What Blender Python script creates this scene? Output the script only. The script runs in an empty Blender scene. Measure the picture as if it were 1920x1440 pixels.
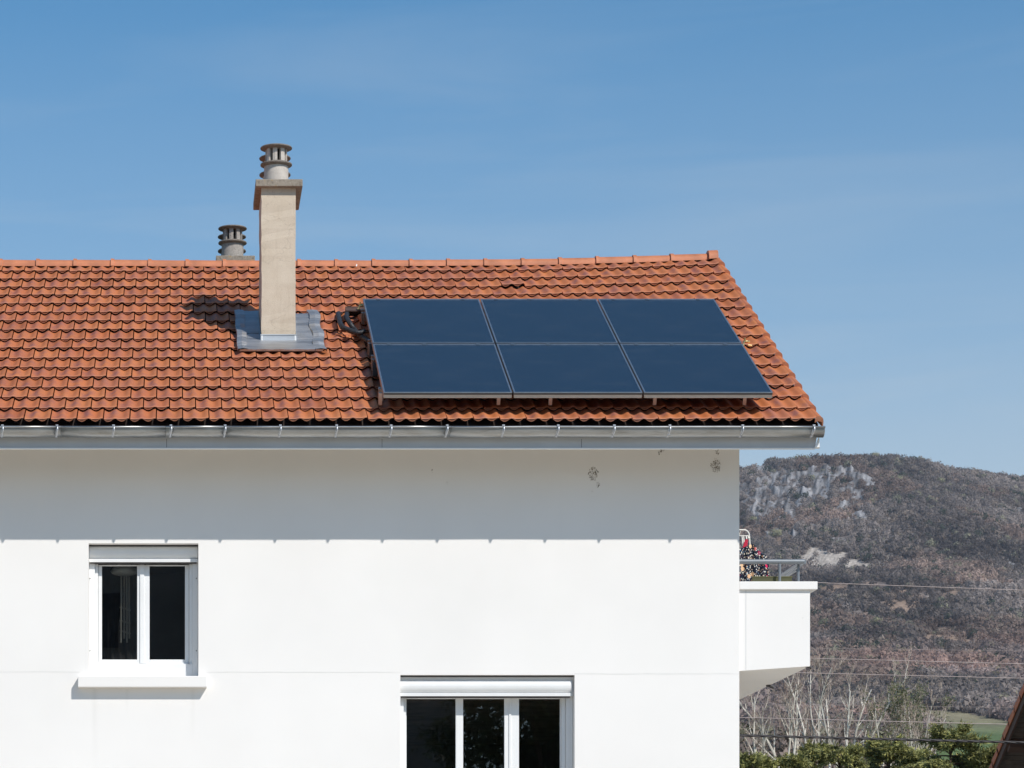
import bpy, math, random
import numpy as np
from mathutils import Vector, Matrix

S = bpy.context.scene
COL = S.collection
R = math.radians
random.seed(7)
np.random.seed(7)

# ------------------------------------------------------------------ camera facts
D0, F, CX, CY, CZ = 34.4, 5500.0, 326.0, 1815.0, 1.6
def P(px, py, D):                    # photo pixel at distance D from the camera -> world point
    return Vector(((px - CX) * D / F, D - D0, CZ + (CY - py) * D / F))

# ------------------------------------------------------------------ roof frame of reference
TH = math.atan(0.5206)
CT, ST = math.cos(TH), math.sin(TH)
ZE = 6.20 + CZ                       # height of the eave line
YE = -0.85
def warp(x, s):                      # the slight lift of the roof towards the gable
    a = max(0.0, min(1.0, (x - 3.0) / 4.4))
    return 0.10 * a * a * max(0.0, min(1.0, s / 7.15))
def RP(x, s, h=0.0):
    return Vector((x, YE + s * CT - h * ST, ZE + s * ST + h * CT + warp(x, s)))
def roof_hit(px, py, h):             # where the sight line of a photo pixel meets the roof (offset h)
    # z-1.6 = k*D ; D = D0+YE + s*CT - h*ST ; z = ZE + s*ST + h*CT
    k = (CY - py) / F
    s = (k * (D0 + YE - h * ST) - (ZE - CZ + h * CT)) / (ST - k * CT)
    D = D0 + YE + s * CT - h * ST
    x = (px - CX) * D / F
    return x, s

# ------------------------------------------------------------------ helpers
def tag(o, label=None, cat=None, group=None, kind=None):
    if label: o['label'] = label
    if cat: o['category'] = cat
    if group: o['group'] = group
    if kind: o['kind'] = kind
    return o
def empty(name, loc=(0, 0, 0), rot=(0, 0, 0)):
    o = bpy.data.objects.new(name, None)
    COL.objects.link(o); o.location = loc; o.rotation_euler = rot
    o.empty_display_size = 0.2
    return o
def copy_tree(o, parent=None):
    c = o.copy(); COL.objects.link(c); c.parent = parent
    for ch in list(o.children):
        copy_tree(ch, c)
    return c

class MB:
    def __init__(self):
        self.v = []; self.f = []; self.sm = []; self.uv = []; self.mi = []; self.col = []
    def add(self, vs, fs, smooth=False, uvs=None, mi=0, col=None):
        b = len(self.v)
        self.v.extend([tuple(p) for p in vs])
        for f in fs:
            self.f.append([b + i for i in f]); self.sm.append(smooth); self.mi.append(mi)
            if uvs is not None: self.uv.extend([uvs[i] for i in f])
            else: self.uv.extend([(0, 0)] * len(f))
        if col is not None: self.col.extend([col] * len(vs))
        else: self.col.extend([(1, 1, 1, 1)] * len(vs))
    def box(self, x0, x1, y0, y1, z0, z1, M=None, mi=0):
        vs = [Vector((x, y, z)) for x in (x0, x1) for y in (y0, y1) for z in (z0, z1)]
        if M is not None: vs = [M @ v for v in vs]
        self.add(vs, [(0, 1, 3, 2), (4, 6, 7, 5), (0, 4, 5, 1), (2, 3, 7, 6), (0, 2, 6, 4), (1, 5, 7, 3)], mi=mi)
    def bbox(self, x0, x1, y0, y1, z0, z1, b=0.004, M=None):   # box with chamfered vertical and horizontal edges
        import bmesh
        bm = bmesh.new()
        vs = [bm.verts.new((x, y, z)) for x in (x0, x1) for y in (y0, y1) for z in (z0, z1)]
        for f in [(0, 1, 3, 2), (4, 6, 7, 5), (0, 4, 5, 1), (2, 3, 7, 6), (0, 2, 6, 4), (1, 5, 7, 3)]:
            bm.faces.new([vs[i] for i in f])
        bmesh.ops.bevel(bm, geom=bm.edges[:], offset=b, segments=2, affect='EDGES', profile=0.5)
        bm.verts.index_update()
        pts = [v.co.copy() for v in bm.verts]
        if M is not None: pts = [M @ v for v in pts]
        self.add(pts, [[v.index for v in f.verts] for f in bm.faces])
        bm.free()
    def tube(self, pts, rad, n=8, smooth=True, cap=True, mi=0, col=None):
        pts = [Vector(p) for p in pts]
        if not hasattr(rad, '__len__'): rad = [rad] * len(pts)
        vs = []; fs = []; prev = None
        for i, p in enumerate(pts):
            d = (pts[min(i + 1, len(pts) - 1)] - pts[max(i - 1, 0)])
            if d.length < 1e-9: d = Vector((0, 0, 1))
            d.normalize()
            if prev is None:
                a = Vector((0, 0, 1)) if abs(d.z) < 0.9 else Vector((1, 0, 0))
                u = d.cross(a).normalized()
            else:
                u = (prev - d * prev.dot(d))
                u = u.normalized() if u.length > 1e-6 else d.orthogonal().normalized()
            prev = u; w = d.cross(u)
            for k in range(n):
                t = 2 * math.pi * k / n
                vs.append(p + (u * math.cos(t) + w * math.sin(t)) * rad[i])
        for i in range(len(pts) - 1):
            for k in range(n):
                fs.append((i * n + k, i * n + (k + 1) % n, (i + 1) * n + (k + 1) % n, (i + 1) * n + k))
        self.add(vs, fs, smooth, mi=mi, col=col)
        if cap:
            self.add([vs[k] for k in range(n)], [tuple(range(n))[::-1]], False, mi=mi, col=col)
            self.add([vs[-n + k] for k in range(n)], [tuple(range(n))], False, mi=mi, col=col)
    def lathe(self, prof, c, n=32, smooth=False, M=None):
        vs = []; fs = []; m = len(prof)
        for k in range(n):
            t = 2 * math.pi * k / n
            for (r, z) in prof:
                v = Vector((c[0] + r * math.cos(t), c[1] + r * math.sin(t), c[2] + z))
                vs.append(v)
        for k in range(n):
            k2 = (k + 1) % n
            for j in range(m - 1):
                fs.append((k * m + j, k2 * m + j, k2 * m + j + 1, k * m + j + 1))
        self.add(vs, fs, smooth)
    def prism(self, poly, vec):      # polygon (list of 3D points) extruded along vec
        vec = Vector(vec); n = len(poly)
        a = [Vector(p) for p in poly]; b = [p + vec for p in a]
        fs = [tuple(range(n))[::-1], tuple(range(n, 2 * n))]
        fs += [(i, (i + 1) % n, n + (i + 1) % n, n + i) for i in range(n)]
        self.add(a + b, fs)
    def build(self, name, mat, parent=None, loc=None, recalc=False):
        me = bpy.data.meshes.new(name)
        me.from_pydata(self.v, [], self.f)
        me.polygons.foreach_set('use_smooth', self.sm)
        me.polygons.foreach_set('material_index', self.mi)
        uvl = me.uv_layers.new(name='UVMap')
        uvl.data.foreach_set('uv', np.array(self.uv, dtype=np.float32).ravel())
        ca = me.color_attributes.new('Col', 'FLOAT_COLOR', 'POINT')
        ca.data.foreach_set('color', np.array(self.col, dtype=np.float32).ravel())
        for m in (mat if isinstance(mat, (list, tuple)) else [mat]):
            me.materials.append(m)
        if recalc:
            import bmesh
            bm = bmesh.new(); bm.from_mesh(me)
            bmesh.ops.recalc_face_normals(bm, faces=bm.faces); bm.to_mesh(me); bm.free()
        me.update()
        o = bpy.data.objects.new(name, me)
        COL.objects.link(o)
        if parent is not None: o.parent = parent
        if loc is not None: o.location = loc
        return o

# ------------------------------------------------------------------ materials
class NT:
    def __init__(self, name):
        self.m = bpy.data.materials.new(name); self.m.use_nodes = True
        self.t = self.m.node_tree; self.t.nodes.clear()
        self.out = self.n('ShaderNodeOutputMaterial')
        self.b = self.n('ShaderNodeBsdfPrincipled')
        self.l(self.b.outputs[0], self.out.inputs[0])
    def n(self, k, **kw):
        x = self.t.nodes.new(k)
        for a, b in kw.items(): setattr(x, a, b)
        return x
    def l(self, a, b): self.t.links.new(a, b)
    def coord(self, kind='Object'):
        return self.n('ShaderNodeTexCoord').outputs[kind]
    def map(self, vec, scale=(1, 1, 1), loc=(0, 0, 0), rot=(0, 0, 0)):
        m = self.n('ShaderNodeMapping'); m.inputs['Scale'].default_value = scale
        m.inputs['Location'].default_value = loc; m.inputs['Rotation'].default_value = rot
        self.l(vec, m.inputs[0]); return m.outputs[0]
    def noise(self, vec, scale, detail=4, rough=0.55, out='Fac'):
        x = self.n('ShaderNodeTexNoise'); x.inputs['Scale'].default_value = scale
        x.inputs['Detail'].default_value = detail; x.inputs['Roughness'].default_value = rough
        if vec is not None: self.l(vec, x.inputs['Vector'])
        return x.outputs[out]
    def ramp(self, fac, stops):
        x = self.n('ShaderNodeValToRGB'); e = x.color_ramp.elements
        while len(e) < len(stops): e.new(0.5)
        for i, (p, c) in enumerate(stops):
            e[i].position = p
            e[i].color = (c, c, c, 1) if not hasattr(c, '__len__') else (c[0], c[1], c[2], 1)
        self.l(fac, x.inputs[0]); return x.outputs[0]
    def mix(self, fac, a, b, mode='MIX'):
        x = self.n('ShaderNodeMix', data_type='RGBA', blend_type=mode)
        for s, v in ((0, fac), (6, a), (7, b)):
            if isinstance(v, (int, float)): x.inputs[s].default_value = v
            elif isinstance(v, (tuple, list)): x.inputs[s].default_value = (v[0], v[1], v[2], 1)
            else: self.l(v, x.inputs[s])
        return x.outputs[2]
    def math(self, op, a, b=None):
        x = self.n('ShaderNodeMath', operation=op)
        for i, v in enumerate((a, b)):
            if v is None: continue
            if isinstance(v, (int, float)): x.inputs[i].default_value = v
            else: self.l(v, x.inputs[i])
        return x.outputs[0]
    def bump(self, h, strength=0.3, dist=0.01):
        x = self.n('ShaderNodeBump'); x.inputs['Strength'].default_value = strength
        x.inputs['Distance'].default_value = dist
        self.l(h, x.inputs['Height']); self.l(x.outputs[0], self.b.inputs['Normal'])
        return x
    def set(self, col=None, rough=None, metal=None, spec=None):
        if col is not None:
            if isinstance(col, (tuple, list)): self.b.inputs['Base Color'].default_value = (col[0], col[1], col[2], 1)
            else: self.l(col, self.b.inputs['Base Color'])
        if rough is not None:
            if isinstance(rough, (int, float)): self.b.inputs['Roughness'].default_value = rough
            else: self.l(rough, self.b.inputs['Roughness'])
        if metal is not None: self.b.inputs['Metallic'].default_value = metal
        if spec is not None: self.b.inputs['Specular IOR Level'].default_value = spec
        return self

def plain(name, col, rough=0.6, metal=0.0, var=0.12, scale=9, bump=0.1, spec=None, bd=0.004):
    a = NT(name); c = a.coord()
    n = a.noise(c, scale, 6, 0.6)
    lo = tuple(x * (1 - var) for x in col); hi = tuple(min(1, x * (1 + var)) for x in col)
    a.set(a.ramp(n, [(0.3, lo), (0.7, hi)]), rough, metal, spec)
    if bump: a.bump(a.noise(c, scale * 12, 3), bump, bd)
    return a.m

def wall_mat():
    a = NT('white_render'); c = a.coord('Object')
    base = a.ramp(a.noise(c, 0.55, 5, 0.6), [(0.3, (0.82, 0.797, 0.765)), (0.7, (0.875, 0.85, 0.818))])  # white warmed to offset the blue skylight in the eave shadow
    # faint vertical run marks
    st = a.noise(a.map(c, (6, 6, 0.35)), 1.0, 5, 0.65)
    base = a.mix(a.ramp(st, [(0.60, 0.0), (0.85, 0.10)]), base, (0.62, 0.61, 0.57))
    sx_ = a.n('ShaderNodeSeparateXYZ'); a.l(c, sx_.inputs[0])
    def run(x, ztop, w_, ln, k):
        ax_ = a.math('ABSOLUTE', a.math('SUBTRACT', a.math('ADD', sx_.outputs[0], a.math('MULTIPLY', a.noise(a.map(c, (1, 1, 3)), 2.0, 3), 0.03)), x + .015))
        fx = a.math('MAXIMUM', a.math('SUBTRACT', 1.0, a.math('DIVIDE', ax_, w_)), 0.0)
        dz = a.math('SUBTRACT', ztop, sx_.outputs[2])
        fz = a.math('MULTIPLY', a.math('GREATER_THAN', dz, 0.0), a.math('MAXIMUM', a.math('SUBTRACT', 1.0, a.math('DIVIDE', dz, ln)), 0.0))
        return a.math('MULTIPLY', a.math('MULTIPLY', fx, fz), k)
    for (x_, z_, w_, l_, k_) in ((-0.93, 4.87, .05, .9, .16), (0.22, 4.87, .04, .7, .14), (-0.55, 4.87, .03, .4, .10)):
        base = a.mix(run(x_, z_, w_, l_, k_), base, (0.50, 0.48, 0.43))
    # small dark specks
    sp = a.noise(c, 14, 2, 0.5)
    base = a.mix(a.ramp(sp, [(0.76, 0.0), (0.80, 0.35)]), base, (0.35, 0.32, 0.27))
    a.set(base, 0.85, 0, 0.2)
    h = a.mix(0.4, a.noise(c, 160, 3), a.noise(c, 22, 4))
    a.bump(h, 0.22, 0.004)
    return a.m

def tile_mat():
    a = NT('terracotta_tile')
    uv = a.n('ShaderNodeUVMap').outputs[0]
    at = a.n('ShaderNodeAttribute', attribute_name='Col').outputs['Color']
    sep = a.n('ShaderNodeSeparateColor'); a.l(at, sep.inputs[0])
    c = a.coord('Object')
    # per tile hue: orange to red brown
    base = a.ramp(sep.outputs[0], [(0.0, (0.38, 0.112, 0.042)), (0.2, (0.47, 0.150, 0.054)), (0.5, (0.54, 0.178, 0.060)), (0.8, (0.50, 0.150, 0.052)), (1.0, (0.44, 0.150, 0.072))])
    # kiln smoke marks : darker purple brown patches whose place differs per tile
    off = a.n('ShaderNodeCombineXYZ'); a.l(a.math('MULTIPLY', sep.outputs[1], 37.0), off.inputs[0]); a.l(a.math('MULTIPLY', sep.outputs[2], 53.0), off.inputs[1])
    add = a.n('ShaderNodeVectorMath', operation='ADD'); a.l(uv, add.inputs[0]); a.l(off.outputs[0], add.inputs[1])
    n1 = a.noise(a.map(add.outputs[0], (2.6, 2.0, 1)), 1.0, 3, 0.6)
    su = a.n('ShaderNodeSeparateXYZ'); a.l(uv, su.inputs[0])
    # patch prefers u around .38
    du = a.math('ABSOLUTE', a.math('SUBTRACT', su.outputs[0], 0.30))
    near = a.ramp(du, [(0.05, 1.0), (0.38, 0.0)])
    f = a.math('MULTIPLY', a.ramp(n1, [(0.38, 0.0), (0.62, 1.0)]), near)
    base = a.mix(a.math('MULTIPLY', f, 0.72), base, (0.24, 0.10, 0.10))
    # paler flush on the right wave
    n2 = a.noise(a.map(add.outputs[0], (3.0, 1.6, 1), (5, 9, 0)), 1.0, 2, 0.5)
    base = a.mix(a.ramp(n2, [(0.5, 0.0), (0.8, 0.35)]), base, (0.62, 0.24, 0.09))
    # soot / lichen grime, broad and fine
    g = a.noise(c, 1.3, 5, 0.6)
    base = a.mix(a.ramp(g, [(0.45, 0.0), (0.8, 0.22)]), base, (0.25, 0.10, 0.07))
    g2 = a.noise(c, 60, 3, 0.7)
    base = a.mix(a.ramp(g2, [(0.55, 0.0), (0.8, 0.25)]), base, (0.27, 0.11, 0.07))
    # front lip in a darker brown : v below zero marks the lip
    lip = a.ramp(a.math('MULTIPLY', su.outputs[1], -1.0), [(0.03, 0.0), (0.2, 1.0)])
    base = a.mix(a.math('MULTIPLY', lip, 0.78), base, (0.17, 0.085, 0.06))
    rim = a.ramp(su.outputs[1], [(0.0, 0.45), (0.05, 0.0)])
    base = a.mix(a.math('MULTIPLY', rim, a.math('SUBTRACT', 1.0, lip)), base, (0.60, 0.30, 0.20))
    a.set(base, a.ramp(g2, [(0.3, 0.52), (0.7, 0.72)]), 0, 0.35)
    a.bump(a.mix(0.5, g2, a.noise(c, 25, 3)), 0.25, 0.004)
    return a.m

def glass_mat(name, tint=(0.72, 0.73, 0.74), rough=0.0):
    a = NT(name)
    tr = a.n('ShaderNodeBsdfTransparent'); tr.inputs[0].default_value = (*tint, 1)
    gl = a.n('ShaderNodeBsdfGlossy'); gl.inputs['Roughness'].default_value = rough
    gl.inputs[0].default_value = (1, 1, 1, 1)
    fr = a.n('ShaderNodeFresnel'); fr.inputs[0].default_value = 1.55
    bp = a.n('ShaderNodeBump'); bp.inputs['Strength'].default_value = 0.012; bp.inputs['Distance'].default_value = 0.02
    a.l(a.noise(a.coord(), 1.6, 2), bp.inputs['Height']); a.l(bp.outputs[0], gl.inputs['Normal'])
    mx = a.n('ShaderNodeMixShader')
    ge = a.n('ShaderNodeNewGeometry')      # double glazing: several faces mirror; counted once, at the front face
    front = a.math('SUBTRACT', 1.0, ge.outputs['Backfacing'])
    a.l(a.math('MINIMUM', a.math('MULTIPLY', a.math('MULTIPLY', fr.outputs[0], 2.6), front), 1.0), mx.inputs[0]); a.l(tr.outputs[0], mx.inputs[1]); a.l(gl.outputs[0], mx.inputs[2])
    a.l(mx.outputs[0], a.out.inputs[0]); a.t.nodes.remove(a.b)
    return a.m

def panel_glass_mat():
    a = NT('collector_glass'); c = a.coord('Object')
    fine = a.noise(c, 380, 2, 0.8)
    base = a.mix(a.ramp(fine, [(0.3, 0.0), (0.7, 1.0)]), (0.006, 0.016, 0.033), (0.019, 0.035, 0.058))  # blue lifted in the base colour to make up the sky reflection
    # pale band along the upper edge and thin pale veils
    d = a.noise(a.map(c, (1.2, 3, 1)), 1.5, 5, 0.6)
    base = a.mix(a.ramp(d, [(0.5, 0.0), (0.85, 0.05)]), base, (0.35, 0.36, 0.36))
    sx = a.n('ShaderNodeSeparateXYZ'); a.l(c, sx.inputs[0])
    w = a.math('ADD', sx.outputs[1], a.math('MULTIPLY', a.noise(a.map(c, (7, 1, 1)), 1, 4), 0.10))
    base = a.mix(a.ramp(a.math('DIVIDE', w, 2.10), [(0.96, 0.0), (1.0, 0.30)]), base, (0.45, 0.47, 0.50))
    a.set(base, 0.22, 0, 0.5)
    a.b.inputs['IOR'].default_value = 1.5
    a.bump(fine, 0.10, 0.0008)
    return a.m

def zinc_mat(name, col=(0.50, 0.52, 0.54), rough=0.34, dirty=0.35):
    a = NT(name); c = a.coord('Object')
    n = a.noise(a.map(c, (0.8, 6, 6)), 1.6, 6, 0.7)
    base = a.ramp(n, [(0.3, tuple(x * 0.8 for x in col)), (0.7, tuple(x * 1.15 for x in col))])
    s = a.noise(a.map(c, (2.2, 14, 14)), 1.0, 5, 0.7)
    base = a.mix(a.ramp(s, [(0.50, 0.0), (0.75, dirty)]), base, (0.20, 0.18, 0.15))
    a.set(base, a.ramp(n, [(0.2, rough * 0.8), (0.8, rough * 1.5)]), 0.85)
    a.bump(a.noise(c, 7, 3), 0.15, 0.01)
    return a.m

def concrete_mat(name, col, dark, lichen=True, scale=1.0):
    a = NT(name); c = a.coord('Object')
    n = a.noise(c, 9 * scale, 6, 0.7)
    base = a.ramp(n, [(0.3, tuple(x * 0.75 for x in col)), (0.7, col)])
    base = a.mix(a.ramp(a.noise(c, 38 * scale, 4, 0.75), [(0.5, 0.0), (0.66, 0.75)]), base, dark)
    base = a.mix(a.ramp(a.noise(c, 70 * scale, 2, 0.6), [(0.64, 0.0), (0.70, 0.8)]), base, (0.62, 0.58, 0.50))
    if lichen:
        base = a.mix(a.ramp(a.noise(a.map(c, (1, 1, 1), (3, 8, 2)), 11, 3, 0.6), [(0.62, 0.0), (0.70, 0.6)]), base, (0.42, 0.26, 0.08))
    a.set(base, 0.9, 0, 0.2)
    a.bump(a.noise(c, 90, 4, 0.7), 0.5, 0.01)
    return a.m

def chimney_mat():
    a = NT('beige_render'); c = a.coord('Object')
    base = a.ramp(a.noise(c, 3.5, 5, 0.6), [(0.3, (0.57, 0.475, 0.365)), (0.7, (0.65, 0.555, 0.44))])
    st = a.noise(a.map(c, (16, 16, 1.6)), 1.0, 5, 0.7)
    base = a.mix(a.ramp(st, [(0.52, 0.0), (0.78, 0.35)]), base, (0.40, 0.32, 0.23))
    sp = a.noise(c, 34, 4, 0.75)
    base = a.mix(a.ramp(sp, [(0.60, 0.0), (0.72, 0.6)]), base, (0.26, 0.20, 0.14))
    # hairline cracks
    for loc, k in (((0, 0, 0.0), 1.15), ((4, 1, 7.0), 1.6)):
        w = a.n('ShaderNodeTexNoise'); w.inputs['Scale'].default_value = 0.9 * k; w.inputs['Detail'].default_value = 4
        a.l(a.map(c, (0.9, 0.9, 1.5), loc), w.inputs['Vector'])
        crack = a.math('ABSOLUTE', a.math('SUBTRACT', w.outputs['Fac'], 0.5))
        base = a.mix(a.ramp(crack, [(0.0, 0.22), (0.0022, 0.0)]), base, (0.2, 0.15, 0.11))
    a.set(base, 0.92, 0, 0.15)
    a.bump(a.noise(c, 110, 4, 0.7), 0.5, 0.008)
    return a.m

def attr_mat(name, rough=0.8, spec=0.2, var=0.35, trans=0.0):
    a = NT(name)
    at = a.n('ShaderNodeAttribute', attribute_name='Col').outputs['Color']
    a.set(at, rough, 0, spec)
    if trans:
        t = a.n('ShaderNodeBsdfTranslucent'); a.l(at, t.inputs[0])
        mx = a.n('ShaderNodeMixShader'); mx.inputs[0].default_value = trans
        a.l(a.b.outputs[0], mx.inputs[1]); a.l(t.outputs[0], mx.inputs[2]); a.l(mx.outputs[0], a.out.inputs[0])
    return a.m

M = {}
M['wall'] = wall_mat()
M['tile'] = tile_mat()
M['ridge'] = plain('terracotta_ridge', (0.50, 0.175, 0.078), 0.6, var=0.22, scale=5, bump=0.3)
M['zinc'] = zinc_mat('zinc_gutter', (0.42, 0.425, 0.42), 0.32, 0.65)
M['zinc_clip'] = zinc_mat('zinc_bracket', (0.62, 0.63, 0.65), 0.4, 0.1)
M['lead'] = zinc_mat('flashing_sheet', (0.50, 0.50, 0.50), 0.42, 0.4)
M['fascia'] = plain('painted_fascia', (0.55, 0.555, 0.56), 0.55, var=0.06, scale=2.0, bump=0.05)
M['soffit'] = plain('cream_soffit', (0.60, 0.53, 0.42), 0.8, var=0.08, scale=3)
M['deck'] = plain('roof_deck', (0.05, 0.035, 0.03), 0.9)
M['pvc'] = plain('white_pvc', (0.82, 0.82, 0.81), 0.35, var=0.03, scale=3, bump=0.02)
M['alu'] = plain('white_lacquered_aluminium', (0.80, 0.80, 0.79), 0.38, var=0.03, scale=3, bump=0.02)
M['seal'] = plain('rubber_seal', (0.05, 0.045, 0.045), 0.6)
M['glass'] = glass_mat('window_glass')
M['dark_room'] = plain('room_paint', (0.40, 0.38, 0.36), 0.9, var=0.2, scale=1.5)
M['ceil_wood'] = plain('ceiling_boards', (0.50, 0.36, 0.24), 0.7, var=0.4, scale=2.5)
M['pglass'] = panel_glass_mat()
M['pframe'] = plain('collector_frame', (0.42, 0.385, 0.36), 0.38, 0.9, var=0.1, scale=4, bump=0.03)
M['plip'] = plain('collector_edge_trim', (0.28, 0.33, 0.38), 0.33, 0.75, var=0.15, scale=6, bump=0.03)
M['alum'] = plain('bare_aluminium', (0.42, 0.40, 0.38), 0.4, 0.9, var=0.1)
M['brass'] = plain('brass_fitting', (0.78, 0.55, 0.25), 0.3, 1.0)
M['foam'] = plain('black_pipe_foam', (0.022, 0.022, 0.024), 0.45, var=0.4, scale=30, bump=0.4)
M['chim'] = chimney_mat()
M['cap'] = concrete_mat('weathered_concrete', (0.36, 0.31, 0.25), (0.10, 0.085, 0.07))
M['pot'] = concrete_mat('pale_concrete_pot', (0.62, 0.56, 0.50), (0.42, 0.37, 0.32), False)
M['pot_old'] = concrete_mat('speckled_concrete_pot', (0.42, 0.38, 0.34), (0.10, 0.09, 0.08), False, 1.6)
M['pot_disc'] = concrete_mat('darker_disc', (0.25, 0.215, 0.185), (0.09, 0.078, 0.066), False, 1.3)
M['soot'] = plain('sooty_flue', (0.015, 0.013, 0.012), 0.95)
M['rail'] = plain('grey_painted_rail', (0.22, 0.24, 0.26), 0.38, 0.2, var=0.08, bump=0.03)
M['mud'] = plain('dried_mud', (0.17, 0.13, 0.09), 0.95, var=0.5, scale=60)
M['wire'] = plain('pale_wire', (0.42, 0.34, 0.32), 0.5, 0.2)
M['cable'] = plain('black_cable', (0.03, 0.027, 0.03), 0.5)
M['olive'] = plain('olive_planter', (0.075, 0.075, 0.03), 0.6)
M['steelwhite'] = plain('white_rack_tube', (0.8, 0.78, 0.72), 0.35, bump=0.0)
M['red'] = plain('red_cloth', (0.50, 0.015, 0.05), 0.8, var=0.3, scale=20)
M['bark'] = attr_mat('bark_and_twigs', 0.85)
M['needle'] = attr_mat('conifer_foliage', 0.7, 0.25, trans=0.15)
M['leaf'] = attr_mat('leaf_foliage', 0.55, 0.4, trans=0.3)
M['forest'] = attr_mat('bare_wood', 0.9, 0.1, trans=0.42)
M['brown_board'] = plain('brown_barge_board', (0.085, 0.048, 0.035), 0.7, var=0.2)
M['dark_board'] = plain('dark_soffit_boards', (0.10, 0.08, 0.065), 0.8, var=0.3)
M['white_bit'] = plain('white_smear', (0.8, 0.78, 0.74), 0.8)

# ================================================================== SETTING
# ------- ground
def ground():
    a = NT('valley_ground'); c = a.coord('Object')
    n = a.noise(c, 0.06, 6, 0.6)
    base = a.ramp(n, [(0.35, (0.10, 0.11, 0.05)), (0.55, (0.16, 0.15, 0.09)), (0.7, (0.20, 0.19, 0.16))])
    a.set(base, 0.95, 0, 0.1)
    mb = MB()
    G = 2950
    mb.add([(-G, -G, 0), (G, -G, 0), (G, G, 0), (-G, G, 0)], [(0, 1, 2, 3)])
    tag(mb.build('ground', a.m), kind='structure')
    y = NT('yard_paving'); c = y.coord('Object')
    y.set(y.ramp(y.noise(c, 1.5, 6, 0.65), [(0.3, (0.47, 0.42, 0.35)), (0.7, (0.56, 0.50, 0.41))]), 0.9)
    mb = MB(); z = 0.004
    mb.add([(-30, -32, z), (34, -32, z), (34, 16, z), (-30, 16, z)], [(0, 1, 2, 3)])
    tag(mb.build('yard', y.m), kind='structure')
ground()

# ------- hillside
def vnoise(x, y, seed=0):            # smooth value noise, vectorised
    xi = np.floor(x).astype(np.int64); yi = np.floor(y).astype(np.int64)
    xf = x - xi; yf = y - yi
    def h(a, b):
        n = (a * 374761393 + b * 668265263 + seed * 974711) & 0x7fffffff
        n = ((n ^ (n >> 13)) * 1274126177) & 0x7fffffff
        return ((n ^ (n >> 16)) & 0xffff) / 65535.0
    u = xf * xf * (3 - 2 * xf); v = yf * yf * (3 - 2 * yf)
    return (h(xi, yi) * (1 - u) + h(xi + 1, yi) * u) * (1 - v) + (h(xi, yi + 1) * (1 - u) + h(xi + 1, yi + 1) * u) * v
def fbm(x, y, o=4, seed=0):
    t = 0; a = 0.5; s = 0
    for i in range(o):
        t = t + a * vnoise(x * 2 ** i, y * 2 ** i, seed + i); s += a; a *= 0.5
    return t / s

RIDGE_D = 2450.0
def hill_tan(x, D):                  # tangent of the elevation at which the hillside stands, from its world place
    xr = x / RIDGE_D * F + CX        # along the crest
    crest = np.interp(xr, [600, 1000, 1300, 1387, 1450, 1500, 1650, 1720, 1780, 1850, 1920, 2100, 2400, 3000],
                      [.120, .150, .166, .1700, .1722, .1728, .1733, .1722, .1690, .1668, .1652, .161, .150, .12])
    foot = 0.0862
    g = np.interp(D, [0, 300, 850, 1080, RIDGE_D, 2950], [0, 0, 0, 0, 1, 1])
    g = g ** 0.92
    t = foot + (crest - foot) * g
    t = np.where(D < 1080, np.interp(D, [0, 320, 860, 1080], [-.004, -.002, .0775, foot]), t)
    t = np.where(D > RIDGE_D, t - (D - RIDGE_D) * 0.00012, t)
    return t
def hill_z(x, D):
    z = CZ + D * hill_tan(x, D)
    amp = np.interp(D, [300, 1100, 1600, 2600], [0, 0, 14, 14])
    z = z + amp * (fbm(x / 90.0, D / 160.0, 4, 3) - 0.5) * 2 * np.interp(D, [1100, 1500, 2300, 2450], [0, 1, 1, 0.25])
    return z
def to_px(x, D, z):
    return CX + F * x / D, CY - F * (z - CZ) / D

ROCKS = [  # centre px, radii px, strength, tint  (1: grey cliff, 2: pale scree, 3: red-brown clearing, 4: pale earth)
    (1500, 910, 75, 42, 1.0, 1), (1415, 935, 45, 40, .8, 1), (1575, 890, 40, 22, .8, 1), (1480, 945, 30, 38, 1.0, 1),
    (1605, 940, 50, 42, .75, 1), (1545, 985, 60, 18, .5, 1), (1450, 890, 50, 20, .6, 1), (1905, 960, 14, 14, .6, 1), (1395, 925, 30, 30, .9, 1), (1440, 960, 60, 30, .7, 1), (1620, 905, 40, 20, .7, 1), (1470, 1005, 50, 14, .6, 1), (1560, 1015, 40, 10, .5, 1), (1890, 1060, 20, 16, .5, 1),
    (1545, 1050, 46, 24, 1.5, 2), (1595, 1062, 44, 16, 1.2, 2), (1530, 1040, 24, 16, 1.2, 2), (1660, 1050, 50, 14, .5, 2), (1850, 1162, 20, 9, 1.1, 2), (1866, 1152, 16, 8, 1.0, 2), (1744, 1120, 8, 14, .9, 2),
    (1825, 1043, 26, 6, .8, 2), (1915, 1140, 14, 20, .7, 2),
    (1790, 1210, 70, 40, .6, 3), (1590, 1110, 70, 25, .7, 3), (1700, 1130, 60, 26, .7, 3), (1780, 1110, 40, 24, .6, 3), (1450, 1010, 60, 30, .6, 3), (1830, 1040, 60, 16, .6, 3),
    (1480, 1355, 130, 45, .35, 3), (1400, 1040, 40, 60, .5, 3),
]
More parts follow.
